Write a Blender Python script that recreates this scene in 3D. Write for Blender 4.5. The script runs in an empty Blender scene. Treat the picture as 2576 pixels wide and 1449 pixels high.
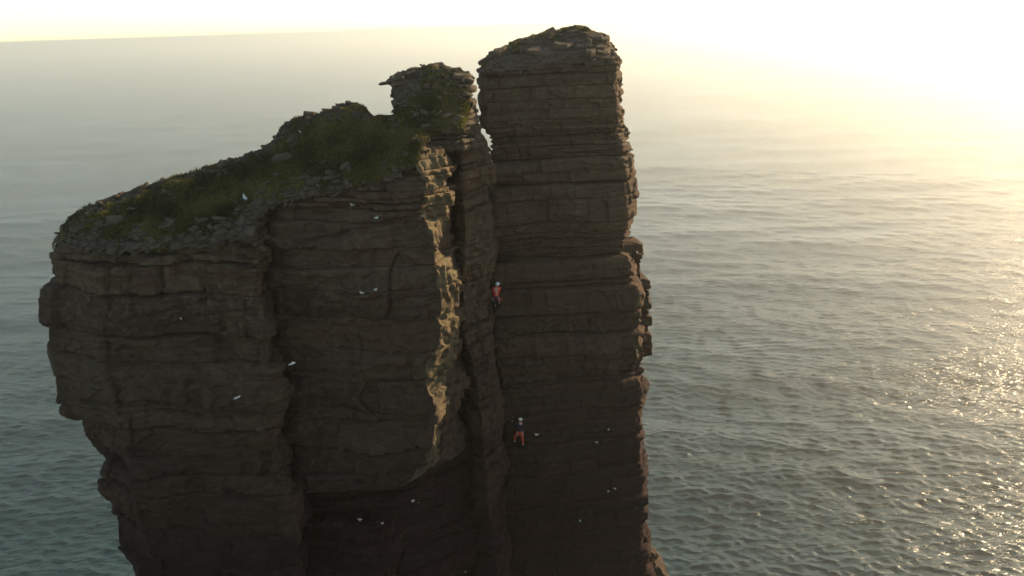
import bpy, bmesh, math, random
import numpy as np
from mathutils import Vector, Matrix

# ------------------------------------------------------------------ camera, sky, sun, exposure
scene = bpy.context.scene
COL = scene.collection
HC = 137.5                                   # the drone hovers level with the summit
PITCH, ROLL, FPX = math.radians(18.06), math.radians(1.9), 2022.0
SUN_AZ, SUN_EL = 54.0, 22.0                  # degrees right of the view direction, above the horizon

R0 = Vector((1, 0, 0)); U0 = Vector((0, math.sin(PITCH), math.cos(PITCH))); F0 = Vector((0, math.cos(PITCH), -math.sin(PITCH)))
CR = math.cos(ROLL) * R0 - math.sin(ROLL) * U0
CU = math.sin(ROLL) * R0 + math.cos(ROLL) * U0
cam_d = bpy.data.cameras.new("camera"); cam = bpy.data.objects.new("camera", cam_d); COL.objects.link(cam)
cam.matrix_world = Matrix(((CR.x, CU.x, -F0.x, 0), (CR.y, CU.y, -F0.y, 0), (CR.z, CU.z, -F0.z, HC), (0, 0, 0, 1)))
cam_d.sensor_width = 36.0; cam_d.lens = 36.0 * FPX / 2576.0
cam_d.clip_start = 0.1; cam_d.clip_end = 60000
scene.camera = cam

world = bpy.data.worlds.new("World"); scene.world = world; world.use_nodes = True
wn = world.node_tree
sky = wn.nodes.new("ShaderNodeTexSky"); sky.sky_type = 'NISHITA'; sky.sun_disc = False
sky.sun_elevation = math.radians(SUN_EL); sky.sun_rotation = math.radians(SUN_AZ)
sky.altitude = 0; sky.air_density = 0.7; sky.dust_density = 0.3; sky.ozone_density = 0.3
bg = wn.nodes["Background"]; bg.inputs[1].default_value = 0.13
tint = wn.nodes.new("ShaderNodeMixRGB"); tint.blend_type = 'MULTIPLY'; tint.inputs[0].default_value = 1.0
tint.inputs[2].default_value = (1.0, 0.925, 0.74, 1)      # a thin warm evening veil over the whole sky
wn.links.new(sky.outputs[0], tint.inputs[1]); wn.links.new(tint.outputs[0], bg.inputs[0])

sd = bpy.data.lights.new("sun", 'SUN'); sd.energy = 4.5; sd.angle = math.radians(0.6); sd.color = (1.0, 0.74, 0.44)
sun = bpy.data.objects.new("sun", sd); COL.objects.link(sun)
se, sa = math.radians(SUN_EL), math.radians(SUN_AZ)
to_sun = Vector((math.sin(sa) * math.cos(se), math.cos(sa) * math.cos(se), math.sin(se)))
sun.rotation_euler = to_sun.to_track_quat('Z', 'Y').to_euler(); sun.location = (80, 60, 220)

scene.view_settings.view_transform = 'Standard'; scene.view_settings.look = 'None'
scene.view_settings.gamma = 1.0; scene.view_settings.use_curve_mapping = False
scene.view_settings.exposure = 1.08
scene.render.engine = 'CYCLES'
cy = scene.cycles
cy.use_denoising = True
try: cy.denoiser = 'OPENIMAGEDENOISE'
except Exception: pass
cy.max_bounces = 6; cy.diffuse_bounces = 3; cy.glossy_bounces = 3; cy.transmission_bounces = 2; cy.volume_bounces = 3; cy.transparent_max_bounces = 6
cy.caustics_reflective = False; cy.caustics_refractive = False
cy.sample_clamp_indirect = 6.0

# ------------------------------------------------------------------ helpers
def ray(x, y):
    d = CR * ((x - 1288.0) / FPX) + CU * ((724.5 - y) / FPX) + F0
    return d
def P(x, y, Y):
    """photo pixel (2576 wide) on the vertical plane at forward distance Y -> world point"""
    d = ray(x, y); k = Y / d.y
    return np.array([d.x * k, Y, HC + d.z * k])

rng = np.random.default_rng(7)
_perm = rng.permutation(256).astype(np.int64); _perm = np.concatenate([_perm, _perm, _perm])
_g = rng.normal(size=(256, 3)); _g /= np.linalg.norm(_g, axis=1)[:, None]; _g = _g.astype(np.float32)
def perlin(x, y, z):
    x, y, z = np.broadcast_arrays(np.asarray(x, np.float32), np.asarray(y, np.float32), np.asarray(z, np.float32))
    xi = np.floor(x); yi = np.floor(y); zi = np.floor(z)
    xf = x - xi; yf = y - yi; zf = z - zi
    X = xi.astype(np.int64) & 255; Y = yi.astype(np.int64) & 255; Z = zi.astype(np.int64) & 255
    fu = xf * xf * xf * (xf * (xf * 6 - 15) + 10); fv = yf * yf * yf * (yf * (yf * 6 - 15) + 10); fw = zf * zf * zf * (zf * (zf * 6 - 15) + 10)
    def c(dx, dy, dz):
        h = _perm[_perm[_perm[X + dx] + Y + dy] + Z + dz]
        return _g[h, 0] * (xf - dx) + _g[h, 1] * (yf - dy) + _g[h, 2] * (zf - dz)
    a = c(0,0,0); a = a + fu * (c(1,0,0) - a); b = c(0,1,0); b = b + fu * (c(1,1,0) - b); a = a + fv * (b - a)
    e = c(0,0,1); e = e + fu * (c(1,0,1) - e); f = c(0,1,1); f = f + fu * (c(1,1,1) - f); e = e + fv * (f - e)
    return (a + fw * (e - a)) * 1.5
def fbm(x, y, z, o=3, g=0.5):
    s = 0; a = 1.0; t = 0
    for i in range(o):
        k = 2.03 ** i
        s = s + a * perlin(x * k + 7.3 * i, y * k + 3.1 * i, z * k + 11.7 * i); t += a; a *= g
    return s / t
def sstep(a, b, x):
    t = np.clip((x - a) / (b - a), 0, 1); return t * t * (3 - 2 * t)

def mesh_np(name, V, F, mat, parent=None, smooth=True, attrs=None, mats=None, mi=None):
    V = np.asarray(V, np.float32).reshape(-1, 3); F = np.asarray(F, np.int32)
    me = bpy.data.meshes.new(name)
    n, k = F.shape
    me.vertices.add(len(V)); me.vertices.foreach_set("co", V.ravel())
    me.loops.add(n * k); me.loops.foreach_set("vertex_index", F.ravel())
    me.polygons.add(n); me.polygons.foreach_set("loop_start", np.arange(0, n * k, k, dtype=np.int32))
    me.polygons.foreach_set("loop_total", np.full(n, k, np.int32))
    if smooth: me.polygons.foreach_set("use_smooth", np.ones(n, bool))
    if mats:
        for m in mats: me.materials.append(m)
        if mi is not None: me.polygons.foreach_set("material_index", np.asarray(mi, np.int32))
    elif mat: me.materials.append(mat)
    for an, av in (attrs or {}).items():
        at = me.attributes.new(an, 'FLOAT', 'POINT'); at.data.foreach_set("value", np.asarray(av, np.float32).ravel())
    me.update(calc_edges=True)
    o = bpy.data.objects.new(name, me); COL.objects.link(o)
    if parent: o.parent = parent
    return o
def empty(name, loc=(0, 0, 0), parent=None):
    o = bpy.data.objects.new(name, None); COL.objects.link(o); o.location = loc; o.empty_display_size = 0.2
    if parent: o.parent = parent
    return o
def tag(o, label=None, cat=None, group=None, kind=None):
    if label: o["label"] = label
    if cat: o["category"] = cat
    if group: o["group"] = group
    if kind: o["kind"] = kind
    return o

# ------------------------------------------------------------------ materials
class NT:
    def __init__(s, name):
        s.m = bpy.data.materials.new(name); s.m.use_nodes = True; s.t = s.m.node_tree
        s.b = s.t.nodes["Principled BSDF"]; s.out = s.t.nodes["Material Output"]
    def n(s, typ, **kw):
        nd = s.t.nodes.new("ShaderNode" + typ)
        for k, v in kw.items(): setattr(nd, k, v)
        return nd
    def l(s, a, b): s.t.links.new(a, b)
    def noise(s, vec, scale, det=4, rough=0.6, dist=0.0):
        nd = s.n("TexNoise"); nd.inputs["Scale"].default_value = scale; nd.inputs["Detail"].default_value = det
        nd.inputs["Roughness"].default_value = rough; nd.inputs["Distortion"].default_value = dist
        s.l(vec, nd.inputs["Vector"]); return nd.outputs["Fac"]
    def mapv(s, vec, scale=(1, 1, 1), rot=(0, 0, 0)):
        nd = s.n("Mapping"); nd.inputs["Scale"].default_value = scale; nd.inputs["Rotation"].default_value = rot
        s.l(vec, nd.inputs["Vector"]); return nd.outputs[0]
    def ramp(s, fac, stops):
        nd = s.n("ValToRGB"); cr = nd.color_ramp
        while len(cr.elements) < len(stops): cr.elements.new(0.5)
        for e, (p, c) in zip(cr.elements, stops):
            e.position = p; e.color = (*c, 1) if not isinstance(c, (int, float)) else (c, c, c, 1)
        s.l(fac, nd.inputs[0]); return nd.outputs[0]
    def mix(s, fac, a, b, mode='MIX'):
        nd = s.n("MixRGB", blend_type=mode)
        if isinstance(fac, (int, float)): nd.inputs[0].default_value = fac
        else: s.l(fac, nd.inputs[0])
        for i, v in ((1, a), (2, b)):
            if isinstance(v, tuple): nd.inputs[i].default_value = (*v, 1)
            else: s.l(v, nd.inputs[i])
        return nd.outputs[0]
    def math(s, op, a, b=None, clamp=False):
        nd = s.n("Math", operation=op, use_clamp=clamp)
        for i, v in ((0, a), (1, b)):
            if v is None: continue
            if isinstance(v, (int, float)): nd.inputs[i].default_value = v
            else: s.l(v, nd.inputs[i])
        return nd.outputs[0]
    def bump(s, h, strength, dist):
        nd = s.n("Bump"); nd.inputs["Strength"].default_value = strength; nd.inputs["Distance"].default_value = dist
        s.l(h, nd.inputs["Height"]); s.l(nd.outputs[0], s.b.inputs["Normal"])
    def base(s, c, rough=0.9, spec=0.25):
        if isinstance(c, tuple): s.b.inputs["Base Color"].default_value = (*c, 1)
        else: s.l(c, s.b.inputs["Base Color"])
        s.b.inputs["Roughness"].default_value = rough; s.b.inputs["Specular IOR Level"].default_value = spec

def rock_material(name, hi, lo, lichen_amt, dark, z_mid=None):
    """red-brown Devonian sandstone: bed tints, fine lamination, stain streaks, grey-green lichen; the lower beds are redder, with a vignette-like fade to dark painted in"""
    t = NT(name)
    geo = t.n("NewGeometry"); pos = geo.outputs["Position"]
    oi = t.n("ObjectInfo").outputs["Random"]
    lam = t.noise(t.mapv(pos, (0.25, 0.25, 5.5), (0.03, 0.10, 0)), 1.0, 5, 0.65)
    big = t.noise(t.mapv(pos, (0.35, 0.35, 0.8)), 0.7, 4, 0.6, 0.4)
    mid = t.noise(t.mapv(pos, (1, 1, 1.8)), 1.6, 5, 0.65, 0.3)
    fine = t.noise(t.mapv(pos, (1, 1, 1.5)), 9.0, 4, 0.7)
    def pal(p):
        red, tan, gry, prp = p
        c = t.ramp(lam, [(0.30, prp), (0.46, red), (0.56, tan), (0.70, gry)])
        c = t.mix(t.ramp(big, [(0.38, 0.0), (0.62, 0.85)]), c, red)
        c = t.mix(t.ramp(oi, [(0.15, 0.0), (0.9, 0.45)]), c, gry)
        fr_ = t.math('FRACT', t.math('MULTIPLY', oi, 7.31))
        c = t.mix(t.ramp(fr_, [(0.55, 0.0), (0.95, 0.5)]), c, tan)
        c = t.mix(t.ramp(t.math('FRACT', t.math('MULTIPLY', oi, 13.7)), [(0.6, 0.0), (0.95, 0.5)]), c, prp)
        return t.mix(t.ramp(mid, [(0.58, 0.0), (0.70, 0.42)]), c, tuple(min(1, v * 1.5) for v in tan))
    c = pal(hi)
    sep = t.n("SeparateXYZ"); t.l(pos, sep.inputs[0])
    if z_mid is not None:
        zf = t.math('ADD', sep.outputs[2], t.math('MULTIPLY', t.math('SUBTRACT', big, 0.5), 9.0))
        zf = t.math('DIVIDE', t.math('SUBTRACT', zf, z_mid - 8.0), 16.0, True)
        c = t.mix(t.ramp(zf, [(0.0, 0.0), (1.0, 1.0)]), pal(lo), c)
    else: zf = 0.6
    prp = hi[3]; red = hi[0]
    st = t.noise(t.mapv(pos, (0.7, 0.7, 0.13)), 1.2, 5, 0.65, 0.8)      # dark seepage streaks running down the face
    c = t.mix(t.ramp(st, [(0.54, 0.0), (0.74, dark)]), c, tuple(v * 0.35 for v in prp))
    li = t.noise(t.mapv(pos, (1, 1, 1.3)), 2.6, 6, 0.72, 0.2)       # lichen in blotches
    lw = t.noise(pos, 0.22, 2, 0.5)
    lf = t.math('MULTIPLY', t.ramp(li, [(0.50, 0.0), (0.60, 1.0)]), t.ramp(lw, [(0.40, 0.15), (0.60, 1.0)]))
    c = t.mix(t.math('MULTIPLY', t.math('MULTIPLY', lf, lichen_amt), zf), c, (0.125, 0.118, 0.066))
    c = t.mix(t.math('MULTIPLY', t.ramp(fine, [(0.35, 0.55), (0.62, 0.0)]), 0.6), c, tuple(v * 0.4 for v in red))
    t.base(c, 0.93, 0.12)
    h = t.math('ADD', t.math('MULTIPLY', fine, 0.6), t.math('MULTIPLY', lam, 0.8))
    gu = t.noise(t.mapv(pos, (1.6, 1.6, 0.45)), 1.9, 4, 0.7, 0.3)   # a few droppings and pale salt streaks
    c = t.mix(t.math('MULTIPLY', t.ramp(gu, [(0.70, 0.0), (0.76, 1.0)]), t.ramp(lw, [(0.50, 0.0), (0.62, 0.55)])), c, (0.34, 0.32, 0.27))
    t.base(c, 0.93, 0.12)
    t.bump(h, 0.75, 0.07)
    return t.m
RED, TAN, GRY, PRP = (0.074, 0.042, 0.027), (0.112, 0.074, 0.046), (0.080, 0.064, 0.046), (0.032, 0.021, 0.019)
LOWP = ((0.021, 0.0086, 0.0084), (0.025, 0.013, 0.0118), (0.0145, 0.0112, 0.0125), (0.007, 0.0046, 0.0062))  # redder low beds; the fade to dark below is put into this colour
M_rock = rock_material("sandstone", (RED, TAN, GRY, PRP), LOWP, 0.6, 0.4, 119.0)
M_rock_low = rock_material("darkened_red_sandstone", LOWP, LOWP, 0.15, 0.6)
M_rock_lichen_lit = rock_material("lit_lichen_sandstone", ((0.125, 0.085, 0.050), (0.17, 0.125, 0.070), (0.135, 0.115, 0.07), (0.08, 0.055, 0.036)), ((0.05, 0.036, 0.027), (0.065, 0.05, 0.036), (0.055, 0.048, 0.036), (0.03, 0.022, 0.019)), 0.7, 0.45, 119.0)  # golden lichen rock; brightness of the sunlit faces is painted into its palette
M_slab = rock_material("weathered_slab", ((0.085, 0.062, 0.042), (0.125, 0.096, 0.066), (0.105, 0.090, 0.066), (0.052, 0.040, 0.030)), LOWP, 0.6, 0.2)

def turf_material():
    t = NT("turf_and_soil")
    geo = t.n("NewGeometry"); pos = geo.outputs["Position"]
    at = t.n("Attribute"); at.attribute_name = "grass"
    g1 = t.noise(pos, 1.4, 5, 0.65); g2 = t.noise(pos, 8.0, 4, 0.7)
    gr = t.ramp(g1, [(0.32, (0.026, 0.022, 0.014)), (0.5, (0.042, 0.044, 0.018)), (0.68, (0.075, 0.070, 0.028))])
    gr = t.mix(t.ramp(g2, [(0.4, 0.5), (0.65, 0.0)]), gr, (0.030, 0.022, 0.015))
    lam = t.noise(t.mapv(pos, (0.5, 0.5, 6.0)), 1.0, 4, 0.6)
    rk = t.ramp(lam, [(0.35, PRP), (0.5, (0.095, 0.072, 0.052)), (0.66, (0.125, 0.105, 0.078))])
    rk = t.mix(t.ramp(g2, [(0.35, 0.55), (0.6, 0.0)]), rk, (0.06, 0.045, 0.035))
    fac = t.math('ADD', at.outputs["Fac"], t.math('MULTIPLY', t.math('SUBTRACT', g1, 0.5), 1.6))
    c = t.mix(t.ramp(fac, [(0.42, 0.0), (0.58, 1.0)]), rk, gr)
    t.base(c, 0.95, 0.1)
    t.bump(t.math('ADD', g2, t.math('MULTIPLY', lam, 0.5)), 0.7, 0.06)
    return t.m
M_turf = turf_material()

def grass_material():
    t = NT("grass_blades")
    at = t.n("Attribute"); at.attribute_name = "tint"
    c = t.ramp(at.outputs["Fac"], [(0.0, (0.034, 0.034, 0.012)), (0.45, (0.095, 0.092, 0.024)), (0.8, (0.190, 0.172, 0.044)), (1.0, (0.24, 0.19, 0.07))])
    t.base(c, 0.7, 0.2)
    tr = t.n("BsdfTranslucent"); t.l(c, tr.inputs[0])
    mx = t.n("MixShader"); mx.inputs[0].default_value = 0.42
    t.l(t.b.outputs[0], mx.inputs[1]); t.l(tr.outputs[0], mx.inputs[2]); t.l(mx.outputs[0], t.out.inputs[0])
    return t.m
M_grass = grass_material()

def simple(name, c, rough=0.8, spec=0.3, nscale=0, namt=0.3):
    t = NT(name)
    if nscale:
        pos = t.n("TexCoord").outputs["Object"]
        t.base(t.mix(t.math('MULTIPLY', t.noise(pos, nscale, 3), namt), c, tuple(v * 0.4 for v in c)), rough, spec)
    else: t.base(c, rough, spec)
    return t.m

# ------------------------------------------------------------------ sea
def wave_field(X, Y):
    r = np.random.default_rng(21)
    Z = np.zeros_like(X); DX = np.zeros_like(X); DY = np.zeros_like(X)
    dist = np.hypot(X, Y)
    lams = np.concatenate([np.geomspace(95, 26, 7), np.geomspace(24, 6, 15), np.geomspace(5.0, 2.0, 44)])
    for i, L in enumerate(lams):
        th = math.radians(-102 + r.normal(0, 24 if L > 22 else 30))      # travel roughly towards the viewer
        k = 2 * math.pi / L
        a = (0.0048 if L > 22 else 0.0054 if L > 5.8 else 0.0128) * L * r.uniform(0.6, 1.3)
        fade = np.clip(1.6 - dist * 0.0036 / L * 3.0, 0, 1)              # waves finer than the mesh are left to the material
        ph = k * (X * math.cos(th) + Y * math.sin(th)) + r.uniform(0, 6.28)
        # patches of wind: wave groups
        env = 0.65 + 0.35 * np.sin(ph * 0.113 + r.uniform(0, 6.28)) * np.cos((X * math.sin(th) - Y * math.cos(th)) * k * 0.17 + r.uniform(0, 6.28))
        A = a * fade * env
        Z += A * np.sin(ph); DX += A * math.cos(th) * np.cos(ph); DY += A * math.sin(th) * np.cos(ph)
    return X + DX, Y + DY, Z
ang = np.concatenate([np.linspace(-180, -42, 40)[:-1], np.linspace(-42, 42, 860), np.linspace(42, 180, 40)[1:-1]])
rad = np.concatenate([np.linspace(4, 130, 14)[:-1], np.geomspace(130, 800, 840)[:-1], np.geomspace(800, 24000, 150)])
A_, R_ = np.meshgrid(np.radians(ang), rad)
sx, sy, sz = wave_field(R_ * np.sin(A_), R_ * np.cos(A_))
nr, nc = A_.shape
idx = np.arange(nr * nc).reshape(nr, nc)
nx = np.roll(idx, -1, axis=1)
Fs = np.stack([idx[:-1], nx[:-1], nx[1:], idx[1:]], -1).reshape(-1, 4)[:, ::-1]
t = NT("sea_water")
pos = t.n("NewGeometry").outputs["Position"]
w1 = t.noise(t.mapv(pos, (0.30, 1.0, 1.0), (0, 0, math.radians(-12))), 0.38, 4, 0.55, 0.25)
w2 = t.noise(t.mapv(pos, (0.42, 1.0, 1.0), (0, 0, math.radians(14))), 1.5, 3, 0.55, 0.2)
w1 = t.math('SUBTRACT', 1.0, t.math('ABSOLUTE', t.math('MULTIPLY', t.math('SUBTRACT', w1, 0.5), 2.0)))
pat = t.noise(t.mapv(pos, (0.35, 1.0, 1.0), (0, 0, math.radians(-8))), 0.012, 4, 0.6, 0.5)
hgt = t.math('ADD', t.math('MULTIPLY', w1, 0.60), t.math('MULTIPLY', w2, 0.16))
t.base((0.003, 0.023, 0.021), 0.24, 0.85); t.b.inputs["IOR"].default_value = 1.33
bm_ = t.n("Bump"); bm_.inputs["Distance"].default_value = 1.9
t.l(hgt, bm_.inputs["Height"]); t.l(t.ramp(pat, [(0.36, 0.30), (0.64, 1.0)]), bm_.inputs["Strength"]); t.l(bm_.outputs[0], t.b.inputs["Normal"])
M_sea = t.m
sea = mesh_np("sea", np.stack([sx, sy, sz], -1), Fs, M_sea)
tag(sea, "grey-teal rippled open sea fading into pale haze", kind="structure")
del sx, sy, sz, A_, R_, Fs, idx, nx

# ------------------------------------------------------------------ rock masses: polygons in plan that change with height, laid in beds
class Corner:
    def __init__(s, pts):
        """pts: list of (px, py, Y) photo points, or world (X, Y) for a hidden corner"""
        if len(pts) == 2 and not isinstance(pts[0], tuple):
            s.z = np.array([0.0, 200.0]); s.x = np.array([pts[0]] * 2, float); s.y = np.array([pts[1]] * 2, float)
        else:
            W = np.array([P(*p) for p in pts]); o = np.argsort(W[:, 2], kind='stable')
            s.z, s.x, s.y = W[o, 2], W[o, 0], W[o, 1]
    def at(s, z): return np.interp(z, s.z, s.x), np.interp(z, s.z, s.y)

DY = 3.0                                     # the tower stands this much further back than the pillar's foot
def line(pts, Y): return Corner([(x, y, Y) for x, y in pts])

def poly_at(corners, z):
    return np.array([[float(a) for a in c.at(z)] for c in corners])

def sdist(poly, X, Y):
    """signed distance to polygon, + outside"""
    best = np.full(X.shape, 1e9); inside = np.zeros(X.shape, bool)
    n = len(poly)
    for i in range(n):
        ax, ay = poly[i]; bx, by = poly[(i + 1) % n]
        ex, ey = bx - ax, by - ay; L = ex * ex + ey * ey + 1e-12
        tt = np.clip(((X - ax) * ex + (Y - ay) * ey) / L, 0, 1)
        best = np.minimum(best, np.hypot(X - ax - tt * ex, Y - ay - tt * ey))
        cond = ((ay > Y) != (by > Y)) & (X < ex * (Y - ay) / (ey + (1e-12 if abs(ey) < 1e-12 else 0)) + ax)
        inside ^= cond
    return np.where(inside, -best, best)

def make_beds(z_hi, z_lo, seed, thin=0.25, thick=1.3, zones=()):
    r = np.random.default_rng(seed); zs = [z_hi]; z = z_hi
    while z > z_lo + 0.05:
        lo, hi = thin, thick
        for (a, b, tl, th) in zones:
            if b <= z <= a: lo, hi = tl, th
        d = lo * (hi / lo) ** (r.uniform() ** 0.9)
        z = max(z_lo, z - d); zs.append(z)
    return zs

def build_mass(part, corners, spacing, beds, seed, mat, top=None, dz=0.055, bedoff=0.10, block=0.085, jl=(0.8, 4.2), groove=0.09,
               scar=0.22, lam=0.03, fine=0.05, smooth_it=3, xbed=0.0, rough_edges=None, scar_edges=None, edge_mat=None, setback=0.0, und=0.12, strong=None, patches=(), cracks=(), mat2=None, z2=None, offs=None, bed_name="rock_bed", lean=None):
    r = np.random.default_rng(seed)
    zmid = 0.5 * (beds[0] + beds[-1])
    ref = poly_at(corners, zmid); n = len(ref)
    ci, ct, cs = [], [], []; s0 = 0.0
    for e in range(n):
        L = np.linalg.norm(ref[(e + 1) % n] - ref[e]); m = max(2, int(round(L / spacing[e])))
        tt = np.arange(m) / m
        ci += [e] * m; ct += list(tt); cs += list(s0 + tt * L); s0 += L
    ci = np.array(ci); ct = np.array(ct); cs = np.array(cs); nc = len(ci); per = s0
    cn = (ci + 1) % n
    area = 0.5 * np.sum(ref[:, 0] * np.roll(ref[:, 1], -1) - np.roll(ref[:, 0], -1) * ref[:, 1])
    sg = 1.0 if area > 0 else -1.0
    step = np.maximum(0.02, 0.5 * (np.roll(cs, -1) - np.roll(cs, 1))); step[0] = step[1]; step[-1] = step[-2]
    fe = np.array([(rough_edges or {}).get(e, 1.0) for e in range(n)])[ci][None]
    se_ = np.array([(scar_edges or {}).get(e, 1.0) for e in range(n)])[ci][None]
    out = []
    for k in range(len(beds) - 1):
        z1, z0 = beds[k], beds[k + 1]; th = z1 - z0
        d_ = dz if z1 > 96 else 0.5
        nr = max(3, int(math.ceil(th / d_)) + 1)
        zr = np.linspace(z0, z1, nr)
        # denser rows next to the bedding planes
        CX = np.stack([c.at(zr)[0] for c in corners], 1); CY = np.stack([c.at(zr)[1] for c in corners], 1)
        X = CX[:, ci] * (1 - ct) + CX[:, cn] * ct; Y = CY[:, ci] * (1 - ct) + CY[:, cn] * ct
        for _ in range(smooth_it):
            X = 0.25 * np.roll(X, 1, 1) + 0.5 * X + 0.25 * np.roll(X, -1, 1)
            Y = 0.25 * np.roll(Y, 1, 1) + 0.5 * Y + 0.25 * np.roll(Y, -1, 1)
        tx = np.roll(X, -3, 1) - np.roll(X, 3, 1); ty = np.roll(Y, -3, 1) - np.roll(Y, 3, 1)
        ln = np.hypot(tx, ty) + 1e-9; NX, NY = sg * ty / ln, -sg * tx / ln
        Z = np.repeat(zr[:, None], nc, 1)
        T = ((Z - z0) / th)
        e = np.minimum(T, 1 - T) * th
        off = (r.normal(0, bedoff) * (2.2 if r.uniform() < 0.14 else 0.7) if offs is None else r.normal(0, bedoff * 0.5) + np.interp(0.5 * (z0 + z1), offs[0], offs[1]))
        O = np.full_like(Z, off)
        O += 0.7 * bedoff * perlin(cs[None] * 0.5 + seed, np.float32(k * 3.7), np.float32(0.5))
        # blocks between vertical joints
        js = [r.uniform(0, 1.0)]
        while js[-1] < per: js.append(js[-1] + r.uniform(*jl) * min(1.6, 0.5 + th))
        js = np.array(js); bo = r.normal(0, block, len(js) + 1)
        S = cs[None] + 0.10 * perlin(cs[None] * 0.3, Z * 1.7, np.float32(k * 1.3 + seed))
        bi = np.searchsorted(js, S); O += bo[np.clip(bi, 0, len(bo) - 1)]
        jn = np.minimum(np.abs(S - js[np.clip(bi, 0, len(js) - 1)]), np.abs(S - js[np.clip(bi - 1, 0, len(js) - 1)]))
        jd = r.uniform(0.02, 0.10)
        O -= jd * np.exp(-(jn / 0.06) ** 2)
        # bedding-plane groove and rounded arrises
        gk = groove * r.uniform(0.4, 1.5) * min(1.0, th / 0.35)
        O -= gk * np.exp(-(e / 0.055) ** 2) * np.clip(0.42 + 1.7 * perlin(X * 0.45, Y * 0.45, Z * 0.0 + k * 1.9), 0.04, 1.5)
        rr = min(0.16, th * 0.4); O -= 0.22 * rr * (1 - np.clip(e / rr, 0, 1)) ** 2
        if strong is None and d_ < 0.2:      # some bedding planes are weathered out deep
            for zb, ee in ((z0, T * th), (z1, (1 - T) * th)):
                hv = math.modf(abs(math.sin(zb * 91.7 + seed) * 4375.5))[0]
                if hv < 0.34: O -= (0.16 + 0.6 * hv) * np.exp(-(ee / 0.07) ** 2) * np.clip(0.45 + 1.5 * perlin(X * 0.28, Y * 0.28, np.float32(zb)), 0.0, 1.3)
        if strong is not None:
            for zb, ee in ((z0, T * th), (z1, (1 - T) * th)):
                q_ = np.min(np.abs(np.array(strong[0]) - zb))
                if q_ < 0.03:
                    dd_ = strong[1][int(np.argmin(np.abs(np.array(strong[0]) - zb)))]
                    O -= dd_ * np.exp(-(ee / 0.075) ** 2) * np.clip(0.75 + 0.9 * perlin(X * 0.3, Y * 0.3, np.float32(zb)), 0.1, 1.3)
        front = sstep(-0.05, 0.25, -NY)
        for (pp, Yp, po) in patches:
            W = np.array([P(a_, b_, Yp) for a_, b_ in pp])[:, [0, 2]]
            dp = sdist(W, X + 0.06 * perlin(X * 1.5, Y, Z * 1.5), Z + 0.05 * perlin(X * 1.7, Y + 4, Z * 1.7))
            O += po * (1 - sstep(-0.05, 0.05, dp)) * front
        for (pp, Yp, cd, cw) in cracks:
            W = np.array([P(a_, b_, Yp) for a_, b_ in pp])[:, [0, 2]]
            dc = np.full(X.shape, 9.0)
            wx, wz = X + 0.10 * perlin(X * 0.9, Y, Z * 0.9 + 2), Z + 0.08 * perlin(X * 0.9, Y + 7, Z * 0.9)
            for (ax, az), (bx, bz) in zip(W[:-1], W[1:]):
                ex, ez = bx - ax, bz - az; tt = np.clip(((wx - ax) * ex + (wz - az) * ez) / (ex * ex + ez * ez), 0, 1)
                dc = np.minimum(dc, np.hypot(wx - ax - tt * ex, wz - az - tt * ez))
            O -= cd * np.exp(-(dc / cw) ** 2) * front * np.clip(0.8 + 0.8 * perlin(X * 0.6, Y, Z * 0.6), 0.15, 1.3)
        # big scars where slabs have spalled off, in steps
        sc_ = fbm(X * 0.33 + seed, Y * 0.33, Z * 0.5, 3); q = sc_ * 5
        qf = np.floor(q); sc_ = (qf + sstep(0.455, 0.545, q - qf)) / 5
        O += scar * 2.5 * sc_ * se_
        # lamination, sometimes cross-bedded
        zz = Z + xbed * (X + 2.0 * perlin(X * 0.12, Y * 0.12, np.float32(k * 0.7)))
        la = perlin(X * 0.45, Y * 0.45, zz * 7.0 + seed); O += lam * la + 0.5 * lam * np.abs(perlin(X * 0.8 + 9, Y * 0.8, zz * 17.0))
        if d_ < 0.2:
            O += fe * fine * (fbm(X * 2.3, Y * 2.3, Z * 3.6, 4, 0.62) + 0.6 * np.abs(perlin(X * 1.1 + 5, Y * 1.1, Z * 1.9)) + (fe - 1) * (0.5 * np.abs(perlin(X * 2.1, Y * 2.1, Z * 1.5)) + 0.35 * perlin(X * 5.1, Y * 5.1, Z * 2.5)))
        Zu = Z + und * perlin(X * 0.17, Y * 0.17, Z * 0.15 + 3.3) + 0.02 * perlin(X * 2.0, Y * 2.0, Z * 0.5)
        PX, PY = X + NX * O, Y + NY * O
        dead = None
        if top is not None:
            if setback:
                dt_ = np.clip(1 - (top(X - NX * 0.3, Y - NY * 0.3) - (z0 + 0.5 * th)) / 1.9, 0, 1)
                bk = setback * dt_ ** 1.4 * (1 + 0.8 * perlin(X * 0.7, Y * 0.7, np.float32(k * 2.3))); PX = PX - NX * bk; PY = PY - NY * bk
            tz = top(PX - NX * 0.12, PY - NY * 0.12) - 0.06
            dead = Zu > tz; Zu = np.minimum(Zu, tz)
        # inward returns close the top and bottom of the bed
        ins = 0.7
        V = np.empty((nr + 2, nc, 3), np.float32)
        V[1:-1, :, 0] = PX; V[1:-1, :, 1] = PY; V[1:-1, :, 2] = Zu
        V[0, :, 0] = PX[0] - NX[0] * ins; V[0, :, 1] = PY[0] - NY[0] * ins; V[0, :, 2] = Zu[0] + 0.004
        V[-1, :, 0] = PX[-1] - NX[-1] * ins; V[-1, :, 1] = PY[-1] - NY[-1] * ins; V[-1, :, 2] = Zu[-1] - 0.002
        ii = np.arange((nr + 2) * nc).reshape(nr + 2, nc); ij = np.roll(ii, -1, 1)
        F = np.stack([ii[:-1], ij[:-1], ij[1:], ii[1:]], -1)
        if dead is not None:
            dd = np.vstack([dead[:1], dead, dead[-1:]]); kl = dd[:-1] & np.roll(dd, -1, 1)[:-1] & dd[1:] & np.roll(dd, -1, 1)[1:]
            F = F[~kl]
            if len(F) < 20: continue
        F = F.reshape(-1, 4)
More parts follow.
